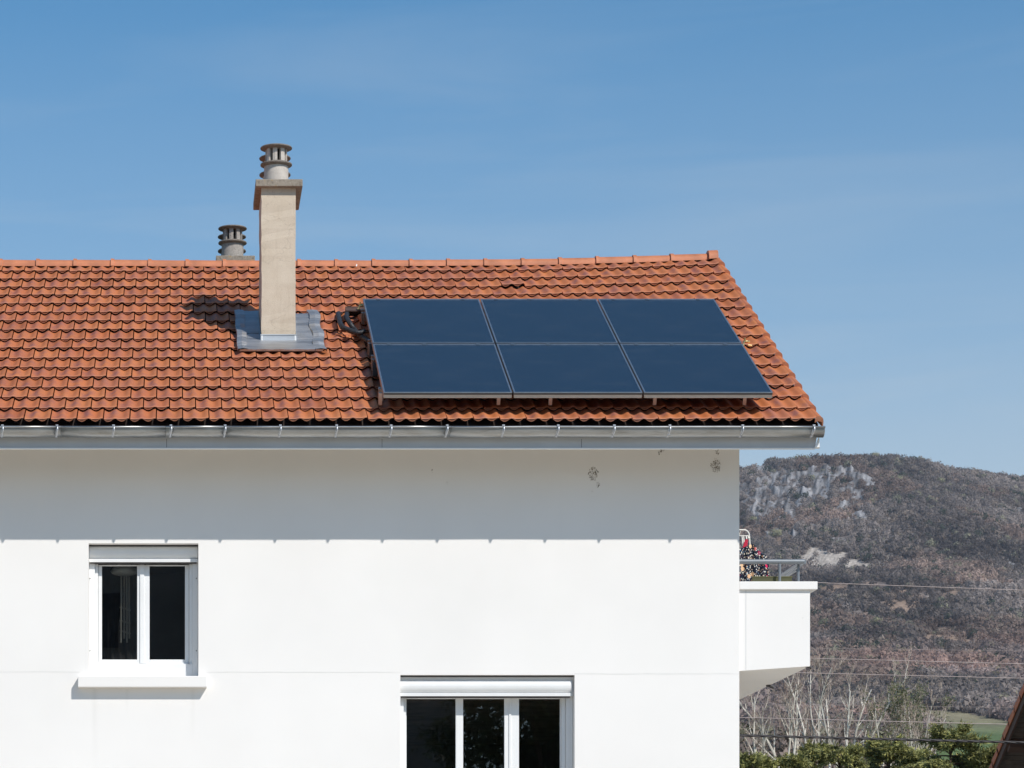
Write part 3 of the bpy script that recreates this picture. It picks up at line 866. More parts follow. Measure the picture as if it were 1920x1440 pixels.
# ------- fascia, gutter with brackets
GY = -0.822                           # gutter centre line
GZ = CZ + (CY - 799) * (D0 - 0.91) / F
def eaves():
    mb = MB()
    yf = -0.735
    D = D0 + yf
    zb = CZ + (CY - 839.5) * D / F; zt = ZE - 0.03
    xr = (1528 - CX) * D / F
    # board whose right end is cut on a slant towards the verge
    mb.prism([(XL - .7, yf, zb), (xr - 0.0, yf, zb), (xr + 0.03, yf, zt - 0.02), (XL - .7, yf, zt - 0.02)][::-1], (0, 0.03, 0))
    fa = mb.build('fascia', M['fascia'], house, recalc=True)
    mb = MB()                          # thin lit drip edge along the bottom
    mb.box(XL - .7, xr, yf - 0.016, yf + 0.04, zb - 0.014, zb - 0.002)
    mb.build('drip_edge', M['pvc'], fa)
    mb = MB()                          # white end plate at the corner, turned to the sun
    a = P(1527, 838.5, D - 0.02); b = P(1537, 838.5, D - 0.02); c = P(1536, 817, D - 0.02)
    mb.prism([a, b, c], (0.02, 0.10, 0))
    mb.build('end_plate', M['pvc'], fa, recalc=True)
    for px in (312, 716, 1090):
        x = (px - CX) * D / F
        mb = MB(); mb.box(x, x + 0.004, yf - 0.0015, yf, zb + 0.002, zb + 0.10); mb.build('board_joint', M['seal'], fa)
    # gutter profile: half round with a rolled bead at the front
    mb = MB()
    r = 0.094
    prof = []
    for i in range(17):
        a = math.pi + math.pi * i / 16          # from the front (-y) round the bottom to the back
        prof.append((GY + r * math.cos(a), GZ - 0.018 + r * math.sin(a)))
    bead = []
    for i in range(10):
        a = -0.2 + 1.75 * math.pi * i / 9
        bead.append((GY - r + 0.001 - 0.011 + 0.011 * math.cos(a), GZ - 0.012 + 0.012 * math.sin(a)))
    prof = bead[::-1] + prof + [(GY + r, GZ + 0.012)]
    x0, x1 = XL - .75, (1543.5 - CX) * (D0 + GY) / F
    cuts = [x0]
    for px in (115, 305, 424, 838):     # soldered section joints
        cuts.append((px - CX) * (D0 + GY) / F)
    cuts = sorted(cuts) + [x1]
    for ci in range(len(cuts) - 1):
        a, b = cuts[ci], cuts[ci + 1] + (0.03 if ci < len(cuts) - 2 else 0)
        sc = 0.0015 * (ci % 2)
        n = max(2, int((b - a) / 0.5)); m = len(prof); vs = []
        for i in range(n + 1):
            x = a + (b - a) * i / n
            dz = 0.002 * math.sin(x * 3.1) + 0.0015 * math.sin(x * 7.7 + 1)
            for (y, z) in prof:
                vs.append((x, y - sc, z + dz - sc * 0.5))
        fs = [(i * m + j, (i + 1) * m + j, (i + 1) * m + j + 1, i * m + j + 1) for i in range(n) for j in range(m - 1)]
        mb.add(vs, fs, True)
    g = mb.build('gutter', M['zinc'], house)
    sd = g.modifiers.new('s', 'SOLIDIFY'); sd.thickness = 0.0018
    mb = MB()
    m = 17
    vs = [(x1 - 0.002, y, z) for (y, z) in prof[10:10 + m]]
    mb.add(vs, [tuple(range(m))]); mb.build('gutter_end', M['zinc'], g)
    # brackets
    proto = None
    Dg = D0 + GY - 0.08
    for px in (-415, -310, -205, -100, 5, 107, 213, 320.5, 422, 525.5, 631, 733, 838, 943.5, 1046, 1151, 1255, 1391.5, 1525):
        x = (px - CX) * Dg / F
        if proto is None:
            b = MB()
            rr = r + 0.004
            vs = []; mm = 12
            for i in range(mm + 1):
                a = math.pi + math.pi * 0.62 * i / mm
                y = GY + rr * math.cos(a); z = GZ - 0.018 + rr * math.sin(a)
                w = 0.013
                sk = -0.016 * (i / mm) ** 1.0
                vs += [(-w + sk, y, z), (w + sk, y, z)]
            fs = [(2 * i, 2 * i + 1, 2 * i + 3, 2 * i + 2) for i in range(mm)]
            b.add(vs, fs, True)
            # hook folded over the bead, with the little twist at the top
            b.tube([(0.004, GY - rr - 0.018, GZ - 0.010), (0.008, GY - rr - 0.016, GZ - 0.05), (-0.002, GY - rr + 0.006, GZ - 0.085), (-0.014, GY - rr + 0.04, GZ - .10)], [0.007, 0.006, 0.005, 0.004], 6)
            b.box(-0.012, 0.012, GY - rr - 0.022, GY - rr + 0.03, GZ + 0.003, GZ + 0.009)
            o = b.build('gutter_bracket', M['zinc_clip'], g)
            sd = o.modifiers.new('s', 'SOLIDIFY'); sd.thickness = 0.004; sd.offset = 1
            proto = o
        else:
            o = proto.copy(); COL.objects.link(o); o.parent = g
        o.location = (x, 0, 0); o.rotation_euler = (0, 0, 0)
eaves()

# ------- mud nest remains under the eaves
def mud(px, py, r, n, seed):
    rnd = random.Random(seed); mb = MB()
    for i in range(n):
        a = rnd.random() * 6.283; q = r * rnd.random() ** 0.6
        x, z = wx(px) + q * math.cos(a), wz(py) + q * 1.35 * math.sin(a)
        s = rnd.uniform(0.002, 0.008)
        pts = [(x + s * rnd.uniform(-1, 1), 0.0, z + s * rnd.uniform(-1.6, 1.6)) for _ in range(5)]
        c = (x, -rnd.uniform(.003, .010), z)
        hull = sorted(pts, key=lambda p: math.atan2(p[2] - z, p[0] - x))
        mb.add(hull + [c], [(k, (k + 1) % 5, 5) for k in range(5)])
    mb.build('mud_nest_trace', M['mud'], house)
mud(1113, 888, 0.06, 120, 1); mud(1122, 908, 0.022, 16, 2); mud(1343, 872, 0.06, 100, 3); mud(1346, 847, 0.024, 24, 4)
mud(1240, 844, 0.04, 36, 5); mud(839, 904, 0.018, 5, 6); mud(810, 882, 0.02, 4, 7)

# ------- windows
def upper_window():
    x0, x1, zb, zt = wx(W1[0]), wx(W1[1]), wz(W1[3]), wz(W1[2])
    w = empty('window'); w.parent = house
    YF = 0.15
    f = MB()
    def q(a, b, c, d, y0, y1, bev=0.004): f.bbox(wx(a), wx(b), y0, y1, wz(d), wz(c), bev)
    q(166, 177, 1050, 1266, 0.19, 0.30); q(361, 371.5, 1050, 1266, 0.19, 0.30)        # shutter guides
    q(177, 183, 1052, 1248, 0.225, 0.31); q(355, 361, 1052, 1248, 0.225, 0.31)            # outer frame
    q(177, 361, 1241, 1266, 0.20, 0.32)
    f.build('frame', M['pvc'], w)
    # two sashes
    for (a, b, ga, gb) in ((183.4, 266.0, 190, 256.5), (266.8, 354.6, 280, 347)):
        s = MB()
        def sq(a_, b_, c_, d_, y0=0.25, y1=0.31): s.bbox(wx(a_), wx(b_), y0, y1, wz(d_), wz(c_), 0.005)
        sq(a, ga, 1053, 1240.5); sq(gb, b, 1053, 1240.5); sq(ga, gb, 1232, 1240.5); sq(ga, gb, 1053, 1055)
        so = s.build('sash', M['pvc'], w)
        g = MB(); g.box(wx(ga) - .004, wx(gb) + .004, 0.275, 0.281, wz(1232) - .004, wz(1055) + .004)
        g.build('pane', M['glass'], w)
    b = MB(); b.bbox(wx(262), wx(270), 0.236, 0.249, wz(1240), wz(1053), 0.003); b.build('astragal', M['pvc'], w)
    # drip rails
    b = MB(); b.bbox(wx(181), wx(261), 0.234, 0.249, wz(1240.5), wz(1238), 0.002); b.bbox(wx(272), wx(353), 0.234, 0.249, wz(1240.5), wz(1238), 0.002); b.build('drip_rail', M['pvc'], w)
    shutter_box(w, 166.5, 371, 1019.5, 1050.5, 0.115, 0.6)
    # dark packer above the box
    b = MB(); b.box(x0 + .002, x1 - .002, 0.13, 0.3, wz(1020.2), zt - 0.001); b.build('packer', M['seal'], w)
    # screw caps on the guides
    for px in (167.8, 368.5):
        for py in (1080, 1216.5):
            b = MB(); b.tube([(wx(px), 0.191, wz(py)), (wx(px), 0.183, wz(py))], 0.006, 8); b.build('screw', M['seal'], w)
    # sill
    b = MB(); b.bbox(wx(146.5), wx(388.0), -0.115, 0.30, wz(1289.5), wz(1269), 0.006)
    b.build('sill', M['wall'], w)
    return w
def shutter_box(parent, a, b, c, d, yf, cut):
    # aluminium roller box with a rounded front and end cheeks
    x0, x1, z1, z0 = wx(a), wx(b), wz(c), wz(d)
    H = z1 - z0
    prof = []
    for i in range(11):
        t = i / 10
        ang = -0.5 * math.pi * 0.9 + math.pi * 0.9 * t
        prof.append((yf + 0.05 - 0.05 * math.cos(ang), z0 + H * 0.22 + (H * 0.78) * (0.5 + 0.5 * math.sin(ang) / math.sin(0.45 * math.pi))))
    prof = [(0.30, z0), (yf + 0.012, z0), (yf + 0.012, z0 + H * 0.20)] + prof + [(0.30, z1)]
    mb = MB(); n = len(prof)
    vs = [(x0, y, z) for (y, z) in prof] + [(x1, y, z) for (y, z) in prof]
    mb.add(vs, [(i, n + i, n + i + 1, i + 1) for i in range(n - 1)], False)
    mb.add([(x0, y, z) for (y, z) in prof], [tuple(range(n))]); mb.add([(x1, y, z) for (y, z) in prof], [tuple(range(n))[::-1]])
    mb.build('shutter_box', M['alu'], parent, recalc=True)
    mb = MB(); mb.bbox(x0 + 0.012, x1 - 0.012, yf + 0.03, yf + 0.12, z0 - 0.012, z0 - 0.001, 0.003)
    mb.build('shutter_slat', M['seal'], parent)
upper_window()

def lower_window():
    x0, x1, zb, zt = wx(W2[0]), wx(W2[1]), wz(W2[3]), wz(W2[2])
    w = empty('window'); w.parent = house
    B = 1638
    def q(mb, a, b, c, d, y0, y1, bev=0.004): mb.bbox(wx(a), wx(b), y0, y1, wz(d), wz(c), bev)
    for (a, b, y0) in ((751.5, 759, .145), (1065.5, 1077.6, .145)):
        f = MB(); q(f, a, b, 1303, B, y0, 0.30); f.build('guide_rail', M['pvc'], w)
    for (a, b, y0) in ((759.2, 764.0, .2), (1057.5, 1065.2, .2)):
        f = MB(); q(f, a, b, 1305, B, y0, 0.30); f.build('frame_jamb', M['pvc'], w)
    for (a, b, ga, gb) in ((764.1, 858.2, 765.5, 858.1), (858.4, 960.4, 872.5, 950.3), (961.2, 1057.3, 978, 1055.5)):
        s = MB()
        if ga - a > 0.9: q(s, a, ga, 1305, B, 0.232, 0.292, 0.005)
        if b - gb > 0.9: q(s, gb, b, 1305, B, 0.232, 0.292, 0.005)
        q(s, max(ga, a + .2), min(gb, b - .2), B - 10, B, 0.233, 0.291, 0.005); q(s, ga, gb, 1305, 1306.5, 0.233, 0.291, 0.002)
        s.build('sash', M['pvc'], w)
        g = MB(); g.box(wx(ga) - .004, wx(gb) + .004, 0.257, 0.263, wz(B - 10) - .004, wz(1306.5) + .004)
        g.build('pane', M['glass'], w)
    b = MB(); q(b, 959, 963, 1305, B, 0.220, 0.231, 0.002); b.build('astragal', M['pvc'], w)
    shutter_box(w, 751.5, 1073.5, 1273.0, 1304, 0.045, 0.6)
    b = MB(); b.box(wx(1073.7), x1 - .001, 0.10, 0.21, wz(1302.8), wz(1268)); b.build('filler', M['pvc'], w)
    b = MB(); b.box(x0 + .002, x1 - .002, 0.07, 0.21, wz(1267.4), zt - 0.001); b.build('packer', M['seal'], w)
    b = MB(); b.box(x0 + .002, x1 - .002, 0.09, 0.21, wz(1272.8), wz(1267.6)); b.build('head_board', M['pvc'], w)
    b = MB(); b.bbox(x0 - .1, x1 + .1, -0.115, 0.14, zb - 0.12, zb + 0.005, 0.006); b.build('sill', M['wall'], w)
lower_window()

def room(a, b, c, d, depth, ceil_mat, name):
    x0, x1, z0, z1 = wx(a) , wx(b), wz(d), wz(c)
    mb = MB(); y0, y1 = 0.361, depth
    V = [(x0, y0, z0), (x1, y0, z0), (x1, y1, z0), (x0, y1, z0), (x0, y0, z1), (x1, y0, z1), (x1, y1, z1), (x0, y1, z1)]
    mb.add(V, [(0, 1, 2, 3), (0, 3, 7, 4), (1, 5, 6, 2), (3, 2, 6, 7)])
    o = mb.build('room', M['dark_room'], house)
    mc = MB(); mc.add(V[4:], [(0, 3, 2, 1)])
    if ceil_mat: 
        y = y0 + 0.4
        while y < y1 - .2:
            mc.box(x0, x1, y, y + 0.006, z1 - 0.004, z1 - 0.0005); y += 0.14
    mc.build('ceiling', M['ceil_wood'] if ceil_mat else M['dark_room'], o)
    # wall pieces round the opening so that the room is closed
    return o
room(60, 470, 985, 1420, 4.2, False, 'room')
r2 = room(600, 1230, 1268, 1760, 10.6, True, 'room')
def curtain():
    mb = MB(); vs = []; n = 60
    for i in range(n + 1):
        x = wx(120) + (wx(272) - wx(120)) * i / n
        y = 0.95 + 0.018 * math.sin(i * 0.9) + 0.01 * math.sin(i * 2.3)
        vs += [(x, y, wz(1380)), (x, y, wz(1000))]
    mb.add(vs, [(2 * i, 2 * i + 2, 2 * i + 3, 2 * i + 1) for i in range(n)], True)
    o = mb.build('curtain', plain('dark_grey_curtain', (0.075, 0.073, 0.07), 0.9, var=0.25, scale=8), house)
    sd = o.modifiers.new('s', 'SOLIDIFY'); sd.thickness = 0.003
curtain()
def inner_front():
    mb = MB()
    # inside face of the front wall, around the openings
    for (w, (a, b, c, d)) in ((W1, (60, 470, 985, 1420)), (W2, (600, 1230, 1268, 1760))):
        y = 0.3605
        X0, X1, Z0, Z1 = wx(a), wx(b), wz(d), wz(c)
        x0, x1, z0, z1 = wx(w[0]), wx(w[1]), wz(w[3]), min(wz(w[2]), wz(c))
        for (p, q, r, s) in ((X0, x0, Z0, Z1), (x1, X1, Z0, Z1), (x0, x1, Z0, z0), (x0, x1, z1, Z1)):
            if s - r > 1e-4: mb.add([(p, y, r), (p, y, s), (q, y, s), (q, y, r)], [(0, 1, 2, 3)])
    mb.build('inner_wall', M['dark_room'], house)
inner_front()
def chime():
    # lamp bowl with hanging bamboo rods just behind the left pane
    Dp = D0 + 0.52
    t = empty('hanging_ornament', P(233, 1060, Dp))
    tag(t, 'pale domed lamp with hanging bamboo rods behind the left pane of upper window', 'ornament')
    c = plain('dull_ivory', (0.75, 0.74, 0.66), 0.35, var=0.1); bb = plain('bamboo', (0.45, 0.42, 0.34), 0.6)
    mb = MB(); r = 26 * Dp / F
    mb.lathe([(0.001, 0.02), (r * 0.5, 0.005), (r * 0.85, -0.03), (r, -0.075), (r * 0.9, -0.10), (r * 0.5, -0.12), (0.001, -0.125)], (0, 0, 0), 28, True)
    mb.tube([(0, 0, 0.02), (0, 0, 0.30)], 0.005, 6)
    mb.build('lamp_shade', c, t)
    for i, dx in enumerate((-0.035, 0.0, 0.03, 0.055)):
        z1 = -0.13; z0 = -0.92 + 0.05 * (i % 2)
        mb = MB(); mb.tube([(dx, 0.02 * (i % 2), z1), (dx * 1.1, 0.02 * (i % 2), z0)], 0.011, 8)
        for zz in (-.5, -.66, -.78):
            mb.tube([(dx * 1.06, 0.02 * (i % 2), zz - .006 - i * .01), (dx * 1.06, 0.02 * (i % 2), zz + .006 - i * .01)], 0.019, 8)
        mb.build('rod', bb, t)
chime()

# ------- chimneys
def pot_mesh(n=8, seed=0):
    mb = MB()
    # body with lower disc and conical top disc
    mb.lathe([(0.150, 0.0), (0.152, 0.235), (0.150, 0.245)], (0, 0, 0), 40, True)
    dk = MB()
    dk.lathe([(0.150, 0.242), (0.196, 0.262), (0.198, 0.272), (0.194, 0.282), (0.136, 0.300), (0.100, 0.300)], (0, 0, 0), 48, False)
    dk.lathe([(0.0, 0.452), (0.100, 0.452), (0.140, 0.458), (0.197, 0.474), (0.199, 0.484), (0.192, 0.492), (0.10, 0.508), (0.0, 0.512)], (0, 0, 0), 48, False)
    for k in range(n):                 # the upright fins between the discs
        a = 2 * math.pi * (k + 0.5) / n
        ww = 0.30
        vs = []
        for z in (0.298, 0.456):
            for (r, da) in ((0.134, -ww), (0.136, 0), (0.134, ww), (0.085, ww), (0.085, -ww)):
                vs.append((r * math.cos(a + da * 0.72), r * math.sin(a + da * 0.72), z))
        mb.add(vs, [(0, 1, 6, 5), (1, 2, 7, 6), (2, 3, 8, 7), (3, 4, 9, 8), (4, 0, 5, 9)])
    return mb, dk
def chimney(xa, xb, cx0, cx1, yf, yb, cyf, cyb, ztop, zcb, zbase_s, pots, potmat, name, label):
    sh = MB()
    # shaft, slightly uneven corners
    import bmesh
    z0 = ZE + 0.0
    zf = RP(0, (yf - YE) / CT, 0)[2] - 0.15 if zbase_s else 9.0 + CZ - 1.0
    bm = bmesh.new()
    N = 26
    rnd = random.Random(int(xa * 100))
    ring = []
    for j in range(N + 1):
        z = zf + (zcb - zf) * j / N
        e = [rnd.uniform(-.004, .004) for _ in range(8)]
        pts = [(xa + e[0], yf + e[1]), (xb + e[2] * .6, yf + e[3]), (xb + e[4], yb + e[5]), (xa + e[6], yb + e[7])]
        ring.append([Vector((p[0], p[1], z)) for p in pts])
    vs = [p for r in ring for p in r]
    fs = [(j * 4 + i, j * 4 + (i + 1) % 4, (j + 1) * 4 + (i + 1) % 4, (j + 1) * 4 + i) for j in range(N) for i in range(4)]
    sh.add(vs, fs)
    c = sh.build('chimney', M['chim'], house)
    cp = MB(); cp.bbox(cx0, cx1, cyf, cyb, zcb, ztop, 0.008)
    o = cp.build('cap', M['cap'], c)
    im = MB(); im.bbox(xa - 0.012, xb + 0.012, yf - 0.012, yb + 0.012, zcb - 0.03, zcb - 0.001, 0.004)
    for (px_, py_, ht) in pots:
        m, dk = pot_mesh(8)
        po = m.build('chimney_pot', potmat, c); po.location = (px_, py_, ztop - 0.002); po.scale = (1, 1, ht / 0.512); po.rotation_euler = (0, 0, R(14))
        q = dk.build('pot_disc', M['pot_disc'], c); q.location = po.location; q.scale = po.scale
        fl = MB(); fl.lathe([(0.08, 0.29), (0.08, 0.46)], (0, 0, 0), 20)
        q = fl.build('flue', M['soot'], c); q.location = po.location; q.scale = po.scale
    return c
ch1 = chimney(1.083, 1.506, 1.010, 1.590, 1.88, 2.86, 1.80, 2.95, CZ + 9.737, CZ + 9.648, True,
              [(1.275, 2.14, 0.505), (1.275, 2.60, 0.505)], M['pot'], 'chimney', '')
ch2 = chimney(0.63, 1.06, 0.579, 1.114, 5.98, 6.95, 5.90, 7.05, CZ + 9.79, CZ + 9.70, False,
              [(0.813, 6.25, 0.485), (0.813, 6.71, 0.485)], M['pot_old'], 'chimney', '')

def flashing():
    mb = MB()
    sF = (1.88 - YE) / CT
    xl, xr = 0.795, 1.835
    s0, s1 = 2.74, 4.55
    # base tray around the shaft
    def quad(a, b, c, d, h=0.118, n=6, amp=0.003, mbx=mb):
        vs = []; 
        for i in range(n + 1):
            for j in range(n + 1):
                x = a + (b - a) * i / n; s = c + (d - c) * j / n
                vs.append(RP(x, s, h + amp * math.sin(x * 21 + s * 9)))
        mbx.add(vs, [(i * (n + 1) + j, (i + 1) * (n + 1) + j, (i + 1) * (n + 1) + j + 1, i * (n + 1) + j + 1) for i in range(n) for j in range(n)], False)
    quad(xl, 1.07, s0 + .16, s0 + .75); quad(xl, 1.07, s0 + .75, s1, 0.122)
    quad(1.52, xr - .10, s0 + .18, s0 + .72, 0.126); quad(1.52, xr - .08, s0 + .72, s1 - .12, 0.120)
    quad(1.07, 1.52, sF + 1.12, s1, 0.120)
    # front apron, lapping over the tiles below
    n = 16; vs = []
    for i in range(n + 1):
        x = xl + 0.01 + (xr - xl - .02) * i / n
        for (s, h) in ((s0, 0.126 + .003 * math.sin(x * 30)), (s0 + 0.05, 0.134), (s0 + .42, 0.130)):
            vs.append(RP(x, s, h))
    mb.add(vs, [(i * 3 + j, (i + 1) * 3 + j, (i + 1) * 3 + j + 1, i * 3 + j + 1) for i in range(n) for j in range(2)], True)
    vs = []
    for i in range(n + 1):
        x = xl + 0.01 + (xr - xl - .02) * i / n
        vs += [RP(x, s0 + .002, 0.102), RP(x, s0, 0.126 + .003 * math.sin(x * 30))]
    mb.add(vs, [(2 * i, 2 * i + 2, 2 * i + 3, 2 * i + 1) for i in range(n)], False)
    # dressed-down side strips, stepping over each tile row
    for (a, b, wob) in ((xl - 0.02, xl + 0.10, 0.006), (xr - 0.13, xr + 0.01, 0.016)):
        m = 22; vs = []
        for j in range(m + 1):
            s = s0 - 0.02 + (s1 - s0 + .03) * j / m
            ph = ((s / GA) % 1.0)
            h = 0.128 + 0.030 * (1 - ph) + wob * 0.2 * math.sin(s * 11)
            dx = wob * math.sin(s * 7.5 + 1) + (wob * 1.3 * (1 - (s - s0) / (s1 - s0)))
            for k, (t, dh) in enumerate(((0, -0.040), (0.01, -0.004), (0.5, 0.004), (0.98, -0.004), (1, -0.040))):
                vs.append(RP(a + dx + (b - a) * t, s, h + dh))
        mb.add(vs, [(j * 5 + k, j * 5 + k + 1, (j + 1) * 5 + k + 1, (j + 1) * 5 + k) for j in range(m) for k in range(4)], False)
    o = mb.build('flashing', M['lead'], ch1)
    # collar around the shaft
    mb = MB()
    zb = RP(0, sF, 0.08)[2] - 0.03
    e = 0.008
    mb.box(1.083 - e, 1.506 + e, 1.88 - e - 0.004, 1.88 - e, zb - 0.02, zb + 0.165)
    for x in (1.083 - e - 0.004, 1.506 + e):
        vs = [(x, 1.88 - e, zb - .02), (x, 2.9, zb - .02 + 1.02 * .52), (x, 2.9, zb + .17 + 1.02 * .52), (x, 1.88 - e, zb + .165)]
        mb.prism(vs, (0.004, 0, 0))
    mb.box(1.083 - .012, 1.506 + .012, 1.88 - .018, 1.879, zb + 0.160, zb + 0.172)
    # mitre seams of pale solder
    mb.build('collar', zinc_mat('collar_sheet', (0.52, 0.55, 0.58), 0.6, 0.45), ch1, recalc=True)
    ms = MB()
    for x in (1.085, 1.504 - .008):
        ms.box(x - .004, x + .014, 1.88 - e - .007, 1.88 - e - .0045, zb - .01, zb + .158)
    ms.box(1.10, 1.49, 1.88 - e - .007, 1.88 - e - .0045, zb - .012, zb + .004)
    ms.build('mastic_seam', M['pvc'], ch1)
flashing()

# ------- balcony
def balcony():
    BX1 = wx(1521); Y0 = 0.04; Y1 = 4.25
    zb0, zb1 = wz(1257) , wz(1248)
    zt = wz(1104.5)
    mb = MB()
    mb.prism([(XR + .001, Y0, zb0), (BX1, Y0, zb1), (BX1, Y0, zt), (XR + .001, Y0, zt)], (0, Y1 - Y0, 0))
    b = mb.build('balcony', M['wall'], house, recalc=True)
    mb = MB(); mb.bbox(XR + .001, wx(1534), 0.003, 0.20, zt, wz(1089.5), 0.006)
    mb.bbox(BX1 - .13, wx(1534), 0.201, Y1 + .05, zt, wz(1089.5), 0.006)
    mb.build('coping', M['wall'], b)
    mb = MB(); mb.box(wx(1400.2), wx(1401.0), Y0 - .0015, Y0, zb1 - .04, zt - .001); mb.build('seam', M['fascia'], b)
    for (px, py) in ((1446, 1289), (1517, 1252)):     # drain spouts under the slab edge
        D = F * (BX1) / (px - CX) if px < 1500 else D0 + 0.12
        D = min(D, D0 + 4.1)
        z = CZ + (CY - py) * D / F
        mb = MB(); mb.tube([(BX1 - .06, D - D0, z + .03), (BX1 + .02, D - D0, z + .01), (BX1 + .035, D - D0, z - 0.01)], [0.02, 0.02, 0.022], 10)
        mb.build('drain_spout', M['seal'], b)
    # railing
    XP = wx(1511); zr = wz(1051); rr = 0.029
    mb = MB(); mb.tube([(XR + .001, 0.07, zr), (XP, 0.07, zr)], rr, 14)
    mb.tube([(XP, 0.07, zr), (XP, Y1, zr)], rr, 14)
    mb.build('handrail', M['rail'], b)
    zc = wz(1089.5)
    for (px, y) in ((1465, 0.07), (1502.5, 0.14)):
        mb = MB(); mb.tube([(wx(px), y, zc - .004), (wx(px), y, zr)], 0.016, 10); mb.build('rail_post', M['rail'], b)
    for y in (1.4, 2.7, 4.0):
        mb = MB(); mb.tube([(XP - .04, y, zc - .004), (XP - .04, y, zr)], 0.016, 10); mb.build('rail_post', M['rail'], b)
    mb = MB(); mb.tube([(XP - .05, 0.25, zr - .075), (XP - .05, Y1, zr - .075)], 0.014, 8); mb.build('lower_rail', M['rail'], b)
    return zc
zc = balcony()

def balcony_things():
    # the balcony floor inside the parapet is 0.85 m below the coping; things stand on it
    # drying rack
    Dk = D0 + 0.75
    p = P(1388, 1090, Dk)
    zfloor = wz(1236)
    t = empty('clothes_rack', (6.9, 0.75, zfloor))
    tag(t, 'white tubular clothes rack with rounded top on the balcony', 'clothes rack')
    mb = MB()
    def L(px, py): 
        q = P(px, py, Dk); return (q.x - 6.9, 0, q.z - zfloor)
    arc = []
    for i in range(9):
        a = math.pi / 2 * i / 8
        arc.append(L(1395 + 10 * math.sin(a), 1005 - 11.5 * math.cos(a)))
    mb.tube([L(1368, 993.5)] + arc + [L(1406, 1020), (L(1406, 1020)[0], 0, 0)], 0.0085, 8)
    mb.tube([L(1368, 993.5), (L(1368, 993.5)[0], 0, 0)], 0.0085, 8)
    mb.build('frame', M['steelwhite'], t)
    mb = MB(); mb.tube([L(1368, 1004.5), L(1405, 1004.5)], 0.0055, 6); mb.tube([L(1386, 1003), L(1388.5, 996)], 0.004, 6); mb.build('crossbar', M['steelwhite'], t)
    for k, (a, b_) in enumerate(((1391, 1023), (1394, 1026), (1399, 1018), (1402, 1010))):
        mb = MB(); q0 = L(a, 1005); q1 = L(a + 1.5, b_)
        mb.tube([q0, (q1[0], -0.02, q1[2])], [0.006, 0.010], 6); mb.build('peg', M['steelwhite'], t)
    # red garment
    mb = MB(); vs = []; fs = []
    pts = [(1397.5, 1012), (1400.5, 1010), (1403, 1013), (1402, 1018), (1401, 1024), (1399.5, 1029), (1397, 1030), (1395.5, 1028), (1393.5, 1030), (1391, 1029), (1394, 1023), (1395, 1019)]
    q = [P(a, b_, Dk - .05) for (a, b_) in pts]
    mb.prism(q[::-1], (0, 0.012, 0))
    o = mb.build('red_garment', M['red'], None, recalc=True)
    tag(o, 'small red cloth hanging from the white rack above the floral cloth', 'cloth')
    # floral cloth draped over the rack
    a = NT('floral_print'); c = a.coord('Object')
    def dots(scale, thr, off, soft=0.03):
        v = a.n('ShaderNodeTexVoronoi'); v.inputs['Scale'].default_value = scale
        a.l(a.map(c, (1, 1, 1), off), v.inputs['Vector'])
        return v, a.ramp(v.outputs['Distance'], [(thr - soft, 1.0), (thr, 0.0)])
    base = (0.012, 0.018, 0.035)
    v1, m1 = dots(46, 0.40, (0, 0, 0))
    col1 = a.ramp(a.n('ShaderNodeSeparateColor').outputs[0], [(0, 0), (1, 1)])
    s1 = a.n('ShaderNodeSeparateColor'); a.l(v1.outputs['Color'], s1.inputs[0])
    c1 = a.ramp(s1.outputs[0], [(0.0, (0.75, 0.70, 0.55)), (0.30, (0.80, 0.78, 0.72)), (0.5, (0.06, 0.16, 0.28)), (0.8, (0.45, 0.22, 0.12)), (1.0, (0.75, 0.72, 0.62))])
    base = a.mix(m1, base, c1)
    v2, m2 = dots(13, 0.36, (3, 1, 2))
    s2 = a.n('ShaderNodeSeparateColor'); a.l(v2.outputs['Color'], s2.inputs[0])
    c2 = a.ramp(s2.outputs[1], [(0.0, (0.75, 0.03, 0.12)), (0.45, (0.75, 0.04, 0.14)), (0.5, (0.80, 0.45, 0.25)), (1.0, (0.82, 0.55, 0.33))])
    keep = a.ramp(s2.outputs[0], [(0.35, 0.0), (0.4, 1.0)])
    base = a.mix(a.math('MULTIPLY', m2, keep), base, c2)
    a.set(base, 0.8, 0, 0.2)
    n = 40; m = 24
    # outline of the cloth: top edge runs down to the right
    Dc = D0 + 0.45
    def top(px): return np.interp(px, [1374, 1390, 1400, 1412, 1420, 1429, 1436, 1441.5], [1030, 1028, 1024, 1019, 1029, 1038, 1040, 1052])
    vs = []; uvs = []
    for i in range(n + 1):
        px = 1374 + (1441.5 - 1374) * i / n
        for j in range(m + 1):
            t_ = j / m
            py = top(px) + (1100 - top(px)) * t_
            q = P(px, py, Dc + 0.018 * math.sin(px * 0.42 + t_ * 1.2))
            vs.append(q); uvs.append((i / n, t_))
    mb = MB(); mb.add(vs, [(i * (m + 1) + j, i * (m + 1) + j + 1, (i + 1) * (m + 1) + j + 1, (i + 1) * (m + 1) + j) for i in range(n) for j in range(m)], True, uvs)
    o = mb.build('floral_cloth', a.m)
    sd = o.modifiers.new('s', 'SOLIDIFY'); sd.thickness = 0.006
    tag(o, 'dark floral printed cloth with pink and cream flowers draped behind the balcony rail', 'cloth')
    # olive planter standing on the coping edge
    Dp = D0 + 0.145
    a0, a1 = P(1410.5, 1090, Dp), P(1484.5, 1081, Dp)
    t = empty('planter_box', ((a0.x + a1.x) / 2, 0.155, zc - 0.001))
    tag(t, 'long low olive green planter box lying on the balcony coping', 'planter')
    w = (a1.x - a0.x) / 2; h = a1.z - zc
    mb = MB(); mb.bbox(-w, w, -0.02, 0.02, 0, h, 0.003); mb.build('trough', M['olive'], t)
    mb = MB(); mb.bbox(-w - .004, w + .004, -0.025, -0.0205, h - .012, h + .002, 0.002); mb.build('rim', plain('olive_rim', (0.11, 0.105, 0.04), 0.6), t)
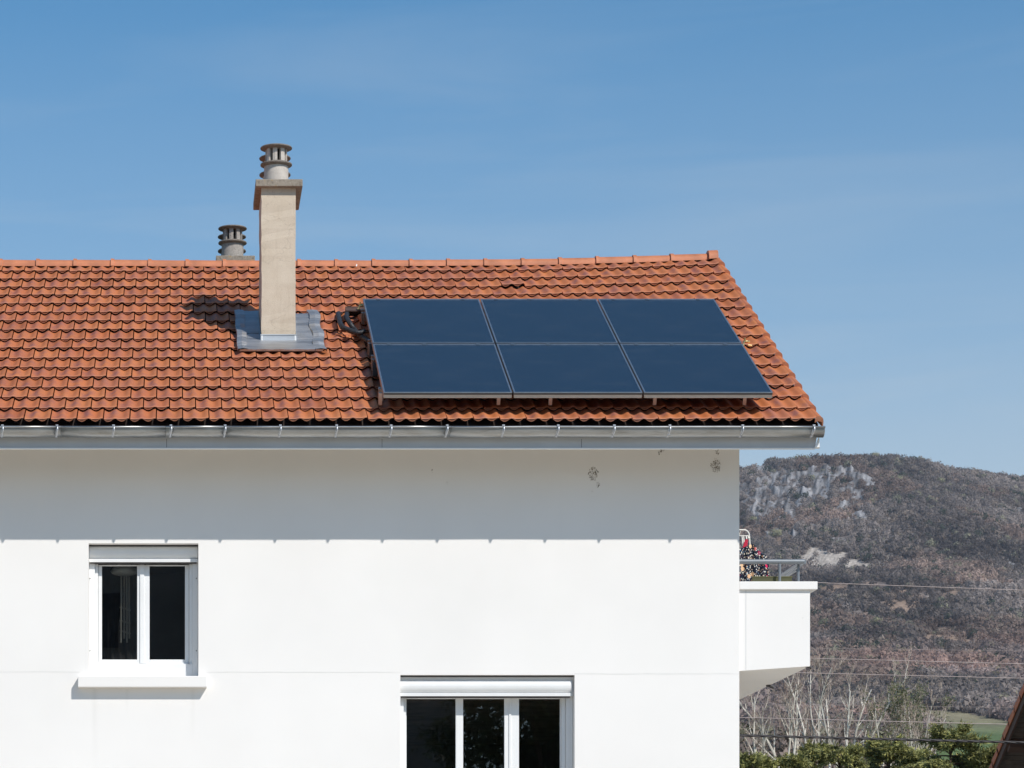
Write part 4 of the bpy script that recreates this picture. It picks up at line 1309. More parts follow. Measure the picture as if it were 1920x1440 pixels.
balcony_things()

# ------- solar collectors
PH = 0.325
PX0, PX1 = 2.402, 6.858
PS0, PL = 0.223, 4.125
PW = (PX1 - PX0 - 2 * 0.022) / 3
PHt = (PL - 0.05) / 2
def make_panel():
    root = empty('solar_collector')
    fr = MB(); T = 0.062; e = 0.020
    # side walls of the casing with a recessed step
    fr.bbox(0, PW, 0, e, -T, -0.006, 0.002); fr.bbox(0, PW, PHt - e, PHt, -T, -0.006, 0.002)
    fr.bbox(0, e, e + .0005, PHt - e - .0005, -T, -0.006, 0.002); fr.bbox(PW - e, PW, e + .0005, PHt - e - .0005, -T, -0.006, 0.002)
    fr.box(e, PW - e, e, PHt - e, -T + 0.004, -T + 0.008)
    f = fr.build('frame', M['pframe'], root)
    gk = MB(); gk.box(0.001, PW - .001, -0.0045, -0.0002, -0.026, -0.0058); gk.build('gasket', M['seal'], root)
    st = MB(); st.bbox(0.004, PW - 0.004, -0.010, -0.0005, -T, -T + 0.014, 0.002); st.build('bottom_flange', M['alum'], root)
    lip = MB()
    w = 0.017
    lip.bbox(-0.002, PW + .002, -0.003, w, -0.0055, 0.004, 0.0015); lip.bbox(-0.002, PW + .002, PHt - w, PHt + .003, -0.0055, 0.004, 0.0015)
    lip.bbox(-0.002, w, w + .0004, PHt - w - .0004, -0.0055, 0.004, 0.0015); lip.bbox(PW - w, PW + .002, w + .0004, PHt - w - .0004, -0.0055, 0.004, 0.0015)
    lip.build('edge_trim', M['plip'], root)
    g = MB(); g.box(w, PW - w, w, PHt - w, -0.006, 0.0008); g.build('glass', M['pglass'], root)
    for fx in (0.13, 0.42, 0.86):
        c = MB(); c.bbox(PW * fx - 0.022, PW * fx + 0.022, PHt - 0.045, PHt - 0.004, 0.0042, 0.008, 0.0015)
        c.build('clamp', M['plip'], root)
    return root
labs = [['front row solar collector at the lower left, nearest the black pipes and gutter', 'front row solar collector in the middle, just above the gutter', 'front row solar collector at the right end, nearest the roof verge'],
        ['upper row solar collector at the left end, beside the black pipes', 'upper row solar collector in the middle, nearer the ridge', 'upper row solar collector at the right end, nearest ridge and verge']]
proto = None
for r in range(2):
    for k in range(3):
        o = make_panel() if proto is None else copy_tree(proto)
        if proto is None: proto = o
        x = PX0 + k * (PW + 0.022); s = PS0 + r * (PHt + 0.05)
        lo = RP(0, s, PH)
        o.location = (x, lo.y, lo.z); o.rotation_euler = (TH, 0, 0)
        tag(o, labs[r][k], 'solar panel', 'solar collectors in two rows on the tiled roof')

def mounting():
    t = empty('mounting_frame', RP(PX0, PS0, 0.1))
    tag(t, 'aluminium mounting rails and roof hooks under the solar collectors', 'mounting frame')
    o0 = Vector(t.location)
    M4 = Matrix.Translation(Vector((0, 0, 0))) @ Matrix.Rotation(TH, 4, 'X')
    def loc(x, s, h): return RP(x, s, h) - o0 - Vector((0, 0, warp(x, s)))
    T = 0.062
    def bar(x0, x1, s0, s1, h0, h1, name='rail', mat='alum'):
        mb = MB()
        c = [loc(x, s, h) for x in (x0, x1) for s in (s0, s1) for h in (h0, h1)]
        mb.add(c, [(0, 1, 3, 2), (4, 6, 7, 5), (0, 4, 5, 1), (2, 3, 7, 6), (0, 2, 6, 4), (1, 5, 7, 3)])
        return mb.build(name, M[mat], t)
    for ss in (0.35, 1.75, 2.45, 3.85):                  # horizontal rails
        bar(PX0 - 0.035, PX1 - 0.20, PS0 + ss, PS0 + ss + 0.04, PH - T - 0.045, PH - T - 0.002)
    for px in (712, 933, 1030, 1225, 1393):            # roof hooks, their feet show under the bottom edge
        x, s = roof_hit(px, 748, 0.16)
        for ds in (0.0, 1.4, 2.1, 3.5):
            bar(x - 0.02, x + 0.02, PS0 + 0.19 + ds, PS0 + 0.23 + ds, 0.12, PH - T - 0.002, 'roof_hook', 'pframe')
    # pipe joints on the left side
    for (px, py, mat) in ((711, 736, 'brass'), (700, 690, 'foam'), (694, 655, 'foam')):
        x, s = roof_hit(px, py, 0.2)
        mb = MB(); mb.tube([loc(x, s, 0.20), loc(x + 0.10, s, 0.20)], 0.022 if mat == 'brass' else 0.035, 10); mb.build('coupling', M[mat], t)
        mb = MB(); c = loc(x + .02, s, 0.2)
        mb.bbox(c.x - .03, c.x + .03, c.y - .03, c.y + .03, c.z - .10, c.z + .06, .006); mb.build('joint_block', M['foam'] if mat == 'foam' else M['alum'], t)
mounting()

def fittings():
    for (px, py, lab) in ((677, 573, 'brass coloured elbow fitting at the top left corner of the collectors'),
                          (1398, 645, 'pale brass air vent poking out right of the collectors')):
        x, s = roof_hit(px, py, 0.24)
        c = RP(x, s, 0.24)
        t = empty('pipe_fitting', c); tag(t, lab, 'pipe fitting')
        mb = MB()
        mb.tube([(0.05, 0, 0), (-0.02, 0, 0), (-0.03, 0, -0.05)], 0.014, 10); mb.tube([(-0.01, 0, 0), (-0.012, -0.01, 0.045)], 0.011, 8)
        mb.build('elbow', M['brass'], t)
        mb = MB(); mb.tube([(0.0, 0, 0), (0.022, 0, 0)], 0.021, 6); mb.tube([(-.03, 0, -.03), (-.03, 0, -.05)], .02, 6)
        if px > 1000:
            mb.tube([(0.03, 0, -.045), (0.075, 0, -.05)], 0.013, 8)
        mb.build('nut', M['brass'], t)
fittings()

def pipes():
    def path(pts):
        out = []
        for (px, py, h) in pts:
            x, s = roof_hit(px, py, h); out.append(RP(x, s, h))
        return out
    def smooth(pts, n=12):
        out = []
        P_ = [pts[0]] + pts + [pts[-1]]
        for i in range(1, len(P_) - 2):
            for k in range(n):
                t = k / n; a, b, c, d = P_[i - 1], P_[i], P_[i + 1], P_[i + 2]
                out.append(0.5 * ((2 * b) + (-a + c) * t + (2 * a - 5 * b + 4 * c - d) * t * t + (-a + 3 * b - 3 * c + d) * t ** 3))
        out.append(pts[-1]); return out
    specs = [([(641, 592, .02), (634.5, 588, .10), (636, 598, .17), (641, 612, .19), (655, 619, .19), (672, 624, .19), (684, 621, .20)], 'black corrugated pipe making the outer curve from the roof tile to the collectors'),
             ([(660, 588, .02), (652, 587, .12), (650, 595, .18), (656, 606, .20), (664, 617, .16), (676, 630, .14), (692, 640, .16)], 'black corrugated pipe making the inner curve beside the roof vent tile')]
    for pts, lab in specs:
        sp = smooth(path(pts))
        rad = []
        res = []
        # resample finely for the ribs
        tot = 0
        for i in range(len(sp) - 1):
            for k in range(3):
                res.append(sp[i].lerp(sp[i + 1], k / 3))
        res.append(sp[-1])
        for i in range(len(res)):
            rad.append(0.030 + (0.0022 if i % 4 < 2 else -0.001))
        mb = MB(); mb.tube(res, rad, 12)
        o = mb.build('insulated_pipe', M['foam'])
        tag(o, lab, 'pipe')
    # vent tile the pipes come out of, with dislodged pieces
    x, s = roof_hit(662, 590, 0.10)
    t = empty('vent_tile', RP(x, s, 0.07)); tag(t, 'dark open vent tile behind the two black pipes', 'vent tile')
    mb = MB()
    for (x0, x1, s0, s1, h0, h1) in ((-.10, .16, .04, .06, 0, .12), (-.10, -.08, -.12, .04, 0, .10), (.14, .16, -.12, .04, 0, .12), (-.10, .16, -.12, .06, .10, .115)):
        b = RP(x, s, 0.07)
        c = [RP(x + p, s + q, 0.07 + r) - b for p in (x0, x1) for q in (s0, s1) for r in (h0, h1)]
        mb.add(c, [(0, 1, 3, 2), (4, 6, 7, 5), (0, 4, 5, 1), (2, 3, 7, 6), (0, 2, 6, 4), (1, 5, 7, 3)])
    mb.build('hood', M['brown_board'], t)
    mb = MB(); b = RP(x, s, 0.07)
    mb.tube([RP(x + .09, s - .13, .10) - b, RP(x + .13, s - .26, .10) - b, RP(x + .12, s - .36, .09) - b], [.05, .06, .03], 8)
    mb.build('mortar_lump', M['ridge'], t)
    # broken tile slipped out under the pipes
    x, s = roof_hit(640, 628, 0.10)
    mb = MB(); 
    pts = [(0, 0), (.10, .06), (.20, .03), (.33, .05), (.40, -.03), (.26, -.06), (.17, -.02), (.08, -.08)]
    q = [RP(x - .08 + a, s + b_, 0.115 + 0.03 * math.sin(a * 30)) for (a, b_) in pts]
    mb.prism(q, (0, 0.0, -0.018))
    o = mb.build('broken_tile', M['ridge'], None, recalc=True); tag(o, 'broken piece of orange tile lying under the black pipes', 'tile')
pipes()

# ================================================================== WIRES
def wire(p0, p1, sag, rad, name, label, mat, group=None, n=40, twist=False):
    mb = MB(); pts = []
    for i in range(n + 1):
        t = i / n; p = p0.lerp(p1, t); p.z -= sag * 4 * t * (1 - t); pts.append(p)
    if not twist:
        mb.tube(pts, rad, 6)
    else:
        for ph in (0, math.pi * 2 / 3, math.pi * 4 / 3):
            q = []
            N = 700
            for i in range(N + 1):
                t = i / N; p = p0.lerp(p1, t); p.z -= sag * 4 * t * (1 - t)
                a = t * (p1 - p0).length / 0.5 * 2 * math.pi + ph
                q.append(p + Vector((0, math.cos(a), math.sin(a))) * rad * 0.75)
            mb.tube(q, rad * 0.8, 5)
    o = mb.build(name, mat); tag(o, label, 'cable', group)
    return o
WL = 1.0
for i, (ya, yb, Dw, rad, lab) in enumerate((
        (1068.5, 1086, 66, .0085, 'topmost pale wire crossing the hillside level with the balcony railing'),
        (1211.5, 1224, 66, .0080, 'upper of two close pale wires beside the balcony parapet'),
        (1239.5, 1251, 66, .0080, 'lower of two close pale wires leaving the bottom of the parapet'),
        (1325, 1338, 66, .0085, 'pale wire passing in front of the bare tree tops'))):
    a = P(1440, ya if i != 3 else 1326.2, Dw); b = P(1920, yb, Dw)
    d = (b - a); pa = a - d * 5; pb = b + d * 5.5
    wire(pa, pb, 0.25, rad, 'overhead_wire', lab, M['wire'], 'pale overhead wires in front of the hill')
for i, (ya, yb, Dw, lab) in enumerate(((1207, 1213, 150, 'very thin faint wire just above the two close wires'), (1313, 1320, 150, 'very thin faint wire above the meadow at lower right'))):
    a = P(1440, ya, Dw); b = P(1920, yb, Dw); d = b - a
    wire(a - d * 3, b + d * 4, 0.2, 0.006, 'overhead_wire', lab, M['wire'], 'pale overhead wires in front of the hill')
a = P(1388, 1377.5, 40); b = P(1920, 1387, 40); d = b - a
st = a - d * ((a.x - XR) / d.x)
wire(st, b + d * 4, 0.05, 0.0125, 'twisted_cable', 'thick dark twisted cable running right from the house wall', M['cable'], twist=True)

# ================================================================== NEAR TREES
def tubetri(p0, p1, r0, r1, T, C, col, n=4):
    d = (p1 - p0); L = np.linalg.norm(d)
    if L < 1e-6: return
    d = d / L
    a = np.array([0, 0, 1.0]) if abs(d[2]) < .9 else np.array([1.0, 0, 0])
    u = np.cross(d, a); u /= np.linalg.norm(u); w = np.cross(d, u)
    for k in range(n):
        t0, t1 = 2 * math.pi * k / n, 2 * math.pi * (k + 1) / n
        e0 = u * math.cos(t0) + w * math.sin(t0); e1 = u * math.cos(t1) + w * math.sin(t1)
        a0, b0, a1, b1 = p0 + e0 * r0, p0 + e1 * r0, p1 + e0 * r1, p1 + e1 * r1
        T.append([a0, b0, b1]); T.append([a0, b1, a1]); C.append(col); C.append(col)

def bare_tree(px, D, top_py, stems, spread, label, seed, bark=(0.72, 0.66, 0.57), twig=(0.33, 0.24, 0.19), leaf=None, lean=0.0, twigd=1.0, r0=0.10):
    rng = np.random.default_rng(seed)
    base = P(px, 1500, D); H = CZ + (CY - top_py) * D / F
    t = empty('bare_tree', (base.x, base.y, 0)); tag(t, label, 'tree', 'leafless trees behind the hedge')
    T, C, T2, C2, T3, C3 = [], [], [], [], [], []
    bark = np.array(bark); twig = np.array(twig)
    def grow(p, d, L, r, depth, vertical):
        n = 8 if depth == 0 else 5
        pts = [p]; rr = [r]
        for i in range(n):
            d = d + rng.normal(size=3) * (0.055 if depth == 0 else 0.10) + np.array([0, 0, 0.06 * (depth > 0)])
            d = d / np.linalg.norm(d)
            pts.append(pts[-1] + d * L / n); rr.append(r * (1 - (0.66 if depth == 0 else .8) * (i + 1) / n))
        for i in range(n):
            mixf = min(1, max(0, (0.017 - rr[i]) / 0.012))
            col = (bark * (1 - mixf) + twig * mixf) * rng.uniform(0.7, 1.12)
            (tubetri(pts[i], pts[i + 1], rr[i], rr[i + 1], T, C, col, 5) if depth < 1 else tubetri(pts[i], pts[i + 1], rr[i], rr[i + 1], T2, C2, col, 3))
        if depth >= 3: 
            if leaf is not None:
                for q in range(3):
                    c = pts[rng.integers(1, n)] + rng.normal(size=3) * 0.10
                    a, b = rng.normal(size=3) * 0.06, rng.normal(size=3) * 0.06
                    T3.append([c, c + a, c + b]); C3.append(np.array(leaf) * rng.uniform(0.6, 1.3))
            return
        nb = {0: int(8 * twigd), 1: int(6 * twigd), 2: 5}[depth]
        for k in range(nb):
            f = rng.uniform(0.12 if depth == 0 else 0.2, 0.97)
            i = min(n - 1, int(f * n)); q = pts[i] + (pts[i + 1] - pts[i]) * (f * n - i)
            ax = rng.normal(size=3); ax -= ax.dot(d) * d; ax /= np.linalg.norm(ax)
            ang = rng.uniform(0.35, 0.75)
            nd = d * math.cos(ang) + ax * math.sin(ang); nd[2] += 0.25; nd /= np.linalg.norm(nd)
            grow(q, nd, L * rng.uniform(0.28, 0.50) * (1.2 - 0.5 * f), max(0.011, rr[i] * 0.55), depth + 1, False)
    zf = CZ + (CY - 1440) * D / F - 0.6
    for s in range(stems):
        a = (s - (stems - 1) / 2) / max(1, stems - 1) if stems > 1 else 0
        p0 = np.array([a * 0.30, rng.normal() * .1, -0.05]); p1 = np.array([a * (0.30 + spread * 1.2), rng.normal() * .1, zf + rng.uniform(-.4, .4)])
        rr_ = r0 * rng.uniform(0.8, 1.05)
        q = p0
        for k in range(8):
            nq = p0 + (p1 - p0) * (k + 1) / 8 + rng.normal(size=3) * .03 * (k < 7)
            tubetri(q, nq, rr_ * (1.7 - .7 * k / 8), rr_ * (1.7 - .7 * (k + 1) / 8), T, C, bark * rng.uniform(.8, 1.1), 6); q = nq
        d = np.array([a * spread * 2.2 + lean + rng.normal() * .04, rng.normal() * 0.08, 1.0]); d /= np.linalg.norm(d)
        grow(q, d, (H - zf) * rng.uniform(0.82, 1.0) / d[2], rr_, 0, True)
    for nm, TT, CC, mt in (('trunk', T, C, 'bark'), ('twigs', T2, C2, 'bark'), ('leaves', T3, C3, 'leaf')):
        if TT:
            me = mesh_from_tris(nm, np.array(TT), np.array(CC), M[mt])
            o = bpy.data.objects.new(nm, me); COL.objects.link(o); o.parent = t
bare_tree(1425, 150, 1308, 2, .10, 'thin pale leafless tree nearest the white wall corner', 101, lean=-.03, r0=.075)
bare_tree(1475, 150, 1262, 3, .16, 'pale barked leafless tree forking beneath the balcony underside', 102, r0=.085)
bare_tree(1530, 158, 1244, 3, .10, 'tall slender leafless tree just right of the balcony slab', 103, lean=.0, r0=.075)
bare_tree(1556, 150, 1262, 1, .0, 'single straight white trunked leafless tree right of the balcony', 104, lean=-.03, r0=.08)
bare_tree(1590, 150, 1262, 4, .30, 'broad many stemmed pale leafless tree fanning out to the right', 105, lean=.05, r0=.09, bark=(0.70, 0.66, 0.58))
bare_tree(1668, 150, 1290, 3, .14, 'multi stemmed tree just coming into small green leaf', 106, lean=.02, r0=.065, leaf=(0.20, 0.21, 0.10))
bare_tree(1690, 165, 1268, 2, .08, 'slender green budding tree behind the middle of the hedge', 107, leaf=(0.20, 0.21, 0.10), r0=.05)
bare_tree(1715, 150, 1300, 4, .22, 'thin leafless tree with upright twigs left of the meadow', 108, lean=.04, r0=.045)
bare_tree(1735, 160, 1330, 3, .2, 'low pale tree in bud at the left edge of the meadow', 109, lean=.05, r0=.035, leaf=(0.20, 0.21, 0.12))
bare_tree(1500, 175, 1300, 3, .25, 'small reddish leafless tree between two paler trunks', 110, r0=.04, bark=(0.30, 0.22, 0.19))
bare_tree(1635, 175, 1310, 4, .3, 'small reddish leafless tree left of the budding trees', 111, r0=.04, bark=(0.32, 0.24, 0.21))
bare_tree(1400, 150, 1345, 2, .25, 'short leafless tree leaning beside the house wall', 112, lean=-.12, r0=.05, bark=(0.5, 0.45, 0.42))

def scrub():
    rng = np.random.default_rng(77)
    Ts, Cs = [], []
    for i in range(130):
        D = rng.uniform(175, 330); U = rng.uniform(0.17, 0.30)
        if U > (1700 - CX) / F and D * 1 > 0: continue
        r = rng.uniform(1.2, 2.6)
        topy = rng.uniform(1335, 1400)
        zt = CZ + (CY - topy) * D / F
        hh = zt
        B = np.concatenate([crown_blades(rng, 90, r, r * 1.2, 0.05, 0.5), crown_blades(rng, 90, r, r * 1.1, 0.16, -1)])
        B[..., 2] += zt - r * 1.6
        B = B + np.array([U * D, D - D0, 0])
        c = np.array([0.20, 0.155, 0.135]) if rng.random() < .7 else np.array([0.16, 0.15, 0.10])
        Ts.append(B); Cs.append(c[None] * (0.6 + 0.7 * rng.random(len(B)))[:, None])
        # stem
        p0 = np.array([U * D, D - D0, -0.02]); 
        TT, CC = [], []
        tubetri(p0, p0 + np.array([0, 0, zt - r * .6]), .12, .05, TT, CC, np.array([.2, .16, .13]), 3)
        Ts.append(np.array(TT)); Cs.append(np.array(CC))
    me = mesh_from_tris('bare_thicket', np.concatenate(Ts), np.concatenate(Cs), M['bark'])
    o = bpy.data.objects.new('bare_thicket', me); COL.objects.link(o)
    tag(o, 'reddish brown leafless thicket at the foot of the hill', 'thicket', kind='stuff')
scrub()

def conifer(px, D, top_py, rad, label, seed, leader=True, col=(0.25, 0.255, 0.105)):
    rng = np.random.default_rng(seed)
    b = P(px, 1500, D); H = CZ + (CY - top_py - 26) * D / F
    t = empty('cedar_tree', (b.x, b.y, 0)); tag(t, label, 'conifer', 'evergreen trees in a row at the bottom right')
    tr = MB(); tr.tube([(0, 0, -.05), (0.03, 0, H * .5), (0, 0.02, H - .15)], [0.16, 0.1, 0.015], 8, col=(0.10, 0.07, 0.05, 1)); tr.build('trunk', M['bark'], t)
    T, C = [], []; Tb, Cb = [], []
    z = 0.8
    col = np.array(col)
    cc = []; dd = []; ll = []; cl = []
    while z < H - 0.03:
        f = z / H
        R_ = rad * 1.15 * min(1.0, math.sqrt(max(0.0, 1 - f)) * 1.75 + 0.10)
        nb = 8 if f > .6 else 3
        for k in range(nb):
            a = rng.random() * 6.283
            L = R_ * rng.uniform(0.65, 1.15)
            p = np.array([0, 0, z + rng.uniform(-.1, .1)]); d = np.array([math.cos(a), math.sin(a), 0.30 if f < .93 else 1.2])
            d /= np.linalg.norm(d)
            n = 7; pts = [p]
            for i in range(n):
                d = d + np.array([0, 0, -0.11]) + rng.normal(size=3) * .05; d /= np.linalg.norm(d)
                pts.append(pts[-1] + d * L / n)
            for i in range(n): tubetri(pts[i], pts[i + 1], .022 * (1 - i / n) + .004, .022 * (1 - (i + 1) / n) + .004, Tb, Cb, np.array([.10, .07, .045]), 3)
            tone = rng.uniform(0.65, 1.35)
            m = int(70 * L) + 16
            for q in range(m):
                g = rng.uniform(0.22, 1.0) ** 0.8; i = min(n - 1, int(g * n)); c0 = pts[i] + (pts[i + 1] - pts[i]) * (g * n - i)
                side = rng.normal(size=3); side -= side.dot(d) * d; side /= np.linalg.norm(side); side[2] = side[2] * .5 - .05
                td = d * .7 + side * .8; td /= np.linalg.norm(td)
                tl = rng.uniform(.10, .26) * (1.15 - .4 * g)
                # spray: a twig with needles either side
                for w in range(5):
                    cc.append(c0 + td * tl * w / 4 + rng.normal(size=3) * .012); dd.append(td + rng.normal(size=3) * .55); ll.append(rng.uniform(.06, .12)); cl.append(col * tone * rng.uniform(.75, 1.3) * (np.array([1.25, 1.15, .9]) if w == 4 else 1))
        z += 0.16 if f > .45 else .3
    cc = np.array(cc); dd = np.array(dd); dd /= np.linalg.norm(dd, axis=1, keepdims=True); ll = np.array(ll)[:, None]
    s = np.cross(dd, rng.normal(size=cc.shape)); s /= np.linalg.norm(s, axis=1, keepdims=True)
    TT = np.stack([cc - s * .018, cc + s * .018, cc + dd * ll], 1)
    me = mesh_from_tris('foliage', TT, np.array(cl), M['needle']); o = bpy.data.objects.new('foliage', me); COL.objects.link(o); o.parent = t
    me = mesh_from_tris('branches', np.array(Tb), np.array(Cb), M['bark']); o = bpy.data.objects.new('branches', me); COL.objects.link(o); o.parent = t
conifer(1412, 70, 1400, 1.1, 'low dark cedar closest to the white house corner', 201)
conifer(1492, 70, 1409, .95, 'low cedar below the forked pale tree, second from the house', 202)
conifer(1530, 72, 1380, .8, 'small cedar left of the broad rounded one', 203)
conifer(1575, 70, 1385, 1.15, 'broad rounded cedar at the bottom between the pale trunks', 204)
conifer(1668, 71, 1377, 1.2, 'dark cedar to the left of the tallest leader', 205)
conifer(1782, 70, 1356, 1.35, 'tallest cedar with the drooping top in front of the meadow', 206)
conifer(1722, 72, 1392, 1.0, 'cedar filling the gap beside the tallest one', 207)
conifer(1848, 70, 1388, 1.25, 'rounded cedar next to the dark eave at the right edge', 208)
conifer(1905, 72, 1400, 1.2, 'cedar mostly hidden behind the dark eave', 209)
conifer(1620, 73, 1402, 1.0, 'low cedar between the rounded one and the dark one', 210)

# ================================================================== NEIGHBOUR HOUSE, lower right
def neighbour():
    t = empty('neighbouring_house', (16.5, 6.6, 0))
    tag(t, 'house corner with dark tiled overhanging eave at the bottom right edge', 'house')
    o0 = Vector(t.location)
    xg = 13.09; k = 0.606
    yr = 6.6                                # ridge (towards us), slopes away
    A = P(1858, 1440, 47)                   # on the rake line
    def z(y): return A.z + (A.y - y) * k
    ye = 16.2; x1 = 21.0
    sl = math.sqrt(1 + k * k)
    def q(x, y, h): return Vector((x, y + h * k / sl, z(y) + h / sl)) - o0
    # waved tile roof, far slope
    rows = int((ye - yr) * sl / 0.36)
    mb = MB(); rnd = random.Random(8)
    nx = 90
    for r in range(rows):
        y0 = ye - r * 0.36 / sl; y1 = y0 - 0.40 / sl
        js = rnd.uniform(-.01, .01); col = (rnd.random(), rnd.random(), rnd.random(), 1)
        vs = []; uvs = []
        for (y, dh) in ((y0, 0.02), (y0, 0.055), (y1, 0.02)):
            for i in range(nx + 1):
                x = xg + (x1 - xg) * i / nx
                vs.append(q(x, y + js, dh + .02 * math.sin(2 * math.pi * x / .2))); uvs.append((.5, .5))
        mb.add(vs, [(a * (nx + 1) + i, a * (nx + 1) + i + 1, (a + 1) * (nx + 1) + i + 1, (a + 1) * (nx + 1) + i) for a in range(2) for i in range(nx)], True, uvs, col=col)
        # verge end of each course, hanging down
        c = [q(x, y, h) for x in (xg - .012, xg) for y in (y0 + js, y1) for h in (-.06, .065 if y == y0 + js else .03)]
        mb.add(c, [(0, 1, 3, 2), (4, 6, 7, 5), (0, 4, 5, 1), (2, 3, 7, 6), (0, 2, 6, 4), (1, 5, 7, 3)], False, [(.5, .5)] * 8, col=col)
    # near slope down towards us, in courses too
    for r in range(20):
        y0 = yr - 6 + r * .3; y1 = y0 + .34; js = rnd.uniform(-.01, .01); col = (rnd.random(), rnd.random(), rnd.random(), 1)
        def zz(y): return z(yr) - (yr - y) * k
        vs = []; uvs = []
        for (y, dh) in ((y0, 0.02), (y0, 0.055), (min(y1, yr), 0.02)):
            for i in range(nx + 1):
                x = xg + (x1 - xg) * i / nx
                vs.append(Vector((x, y + js * (r > 0), zz(y) + dh + .02 * math.sin(2 * math.pi * x / .2))) - o0); uvs.append((.5, .5))
        mb.add(vs, [(a * (nx + 1) + i, a * (nx + 1) + i + 1, (a + 1) * (nx + 1) + i + 1, (a + 1) * (nx + 1) + i) for a in range(2) for i in range(nx)], True, uvs, col=col)
    ro = mb.build('roof', M['tile'], t)
    mb = MB()
    c = [q(x, y, h) for x in (xg + .012, xg + .045) for y in (yr, ye - .05) for h in (-.17, -.0)]
    F6 = [(0, 1, 3, 2), (4, 6, 7, 5), (0, 4, 5, 1), (2, 3, 7, 6), (0, 2, 6, 4), (1, 5, 7, 3)]
    mb.add(c, F6); mb.build('barge_board', M['brown_board'], ro)
    # soffit boards running between barge board and gable, with gaps
    mb = MB(); y = ye - .1
    while y > yr + .1:
        c = [q(x, yy, h) for x in (xg + .046, xg + .70) for yy in (y - .10, y) for h in (-.075, -.055)]
        mb.add(c, F6); y -= .108
    mb.build('soffit', M['dark_board'], ro)
    y = ye - .5
    while y > yr + .3:                        # purlin ends
        c = [q(x, yy, h) for x in (xg + .05, xg + .70) for yy in (y - .13, y) for h in (-.24, -.076)]
        mb = MB(); mb.add(c, F6); mb.build('purlin', M['brown_board'], ro); y -= 1.25
    mb = MB(); xw = xg + .70
    pts = [(xw, yr - 5.4, 0), (xw, yr - 5.4, z(yr) - 3.4), (xw, yr, z(yr) - .12), (xw, ye - .6, z(ye - .6) - .12), (xw, ye - .6, 0)]
    mb.prism([Vector(p) - o0 for p in pts], (6.6, 0, 0))
    wl = mb.build('wall', plain('grey_beige_wall', (0.30, 0.28, 0.25), .9, var=.1), t, recalc=True)
neighbour()

# ================================================================== ACROSS THE STREET (seen only mirrored in the window panes)
def opposite():
    t = empty('opposite_building', (-4, -52, 0)); tag(t, 'dull brown building across the street mirrored in the left panes', 'building')
    mb = MB(); mb.box(-26, 12.4, -10, 0, 0, 15); mb.box(30, 44, -9, -1, 0, 9); mb.build('wall', plain('brown_shaded_wall', (0.30, 0.28, 0.26), .9, var=.25, scale=.4), t)
    g = plain('dark_shutters', (0.035, 0.035, 0.04), .5)
    for i in range(7):
        for j in range(4):
            b = MB(); b.bbox(-20 + i * 4.2, -18.6 + i * 4.2, -.02, .05, 1.2 + j * 3.3, 2.8 + j * 3.3, .01)
            b.build('window', g, t)
    mb = MB(); mb.prism([(-22.6, .6, 15.0), (-22.6, -10.6, 15.0), (-22.6, -5, 18)], (33.0, 0, 0)); mb.build('roof', M['tile'], t, recalc=True)
    rng = np.random.default_rng(3)
    for (x, y, H, rad, lab) in ((9.3, -37.5, 12.5, 2.9, 'tall dark leafy tree across the street mirrored in the lower window'), (15.5, -38, 12, 3.0, 'second leafy tree across the street, farther right in the mirror image')):
        tt = empty('broadleaf_tree', (x, y, 0)); tag(tt, lab, 'tree', 'trees across the street')
        mb = MB(); mb.tube([(0, 0, -.05), (.1, 0, 5), (0, .2, 12)], [.3, .22, .06], 8, col=(.1, .08, .06, 1))
        for k in range(14):
            a = rng.random() * 6.283; z = rng.uniform(3, 11)
            mb.tube([(0, 0, z), (rad * .5 * math.cos(a), rad * .5 * math.sin(a), z + 1.2), (rad * .9 * math.cos(a), rad * .9 * math.sin(a), z + 2)], [.1, .06, .02], 5, col=(.1, .08, .06, 1))
        mb.build('trunk', M['bark'], tt)
        n = 36000
        cl = rng.normal(size=(110, 3)); cl /= np.linalg.norm(cl, axis=1, keepdims=True); cl *= (rng.random(110) ** .45)[:, None]
        cl = cl * np.array([rad, rad, (H - 2.5) / 2]) + np.array([0, 0, (H + 2.5) / 2])
        c = cl[rng.integers(0, 110, n)] + rng.normal(size=(n, 3)) * .30
        a = rng.normal(size=(n, 3)) * .08; b = rng.normal(size=(n, 3)) * .08
        T = np.stack([c, c + a, c + b], 1); C = np.array([.13, .155, .075])[None] * (.5 + rng.random(n))[:, None]
        me = mesh_from_tris('crown', T, C, M['leaf']); o = bpy.data.objects.new('crown', me); COL.objects.link(o); o.parent = tt
opposite()

# ================================================================== LIGHT, SKY, AIR, CAMERA
sunv = Vector((-.66, .90, -1.09)).normalized()
EL = math.asin(-sunv.z); AZ = math.atan2(.66, -.90)
sl = bpy.data.lights.new('sun', 'SUN'); sl.energy = 4.25; sl.angle = R(0.53); sl.color = (1.0, 0.955, 0.895)
so = bpy.data.objects.new('sun', sl); COL.objects.link(so); so.rotation_euler = sunv.to_track_quat('-Z', 'Y').to_euler(); so.location = (20, -30, 40)

w = bpy.data.worlds.new('World'); S.world = w; w.use_nodes = True
nt = w.node_tree; nt.nodes.clear()
out = nt.nodes.new('ShaderNodeOutputWorld'); bg = nt.nodes.new('ShaderNodeBackground'); sky = nt.nodes.new('ShaderNodeTexSky')
sky.sky_type = 'NISHITA'; sky.sun_disc = False; sky.sun_elevation = EL; sky.sun_rotation = AZ
sky.altitude = 0; sky.air_density = 1.0; sky.dust_density = 0.2; sky.ozone_density = 10.0
bg.inputs[1].default_value = 0.13
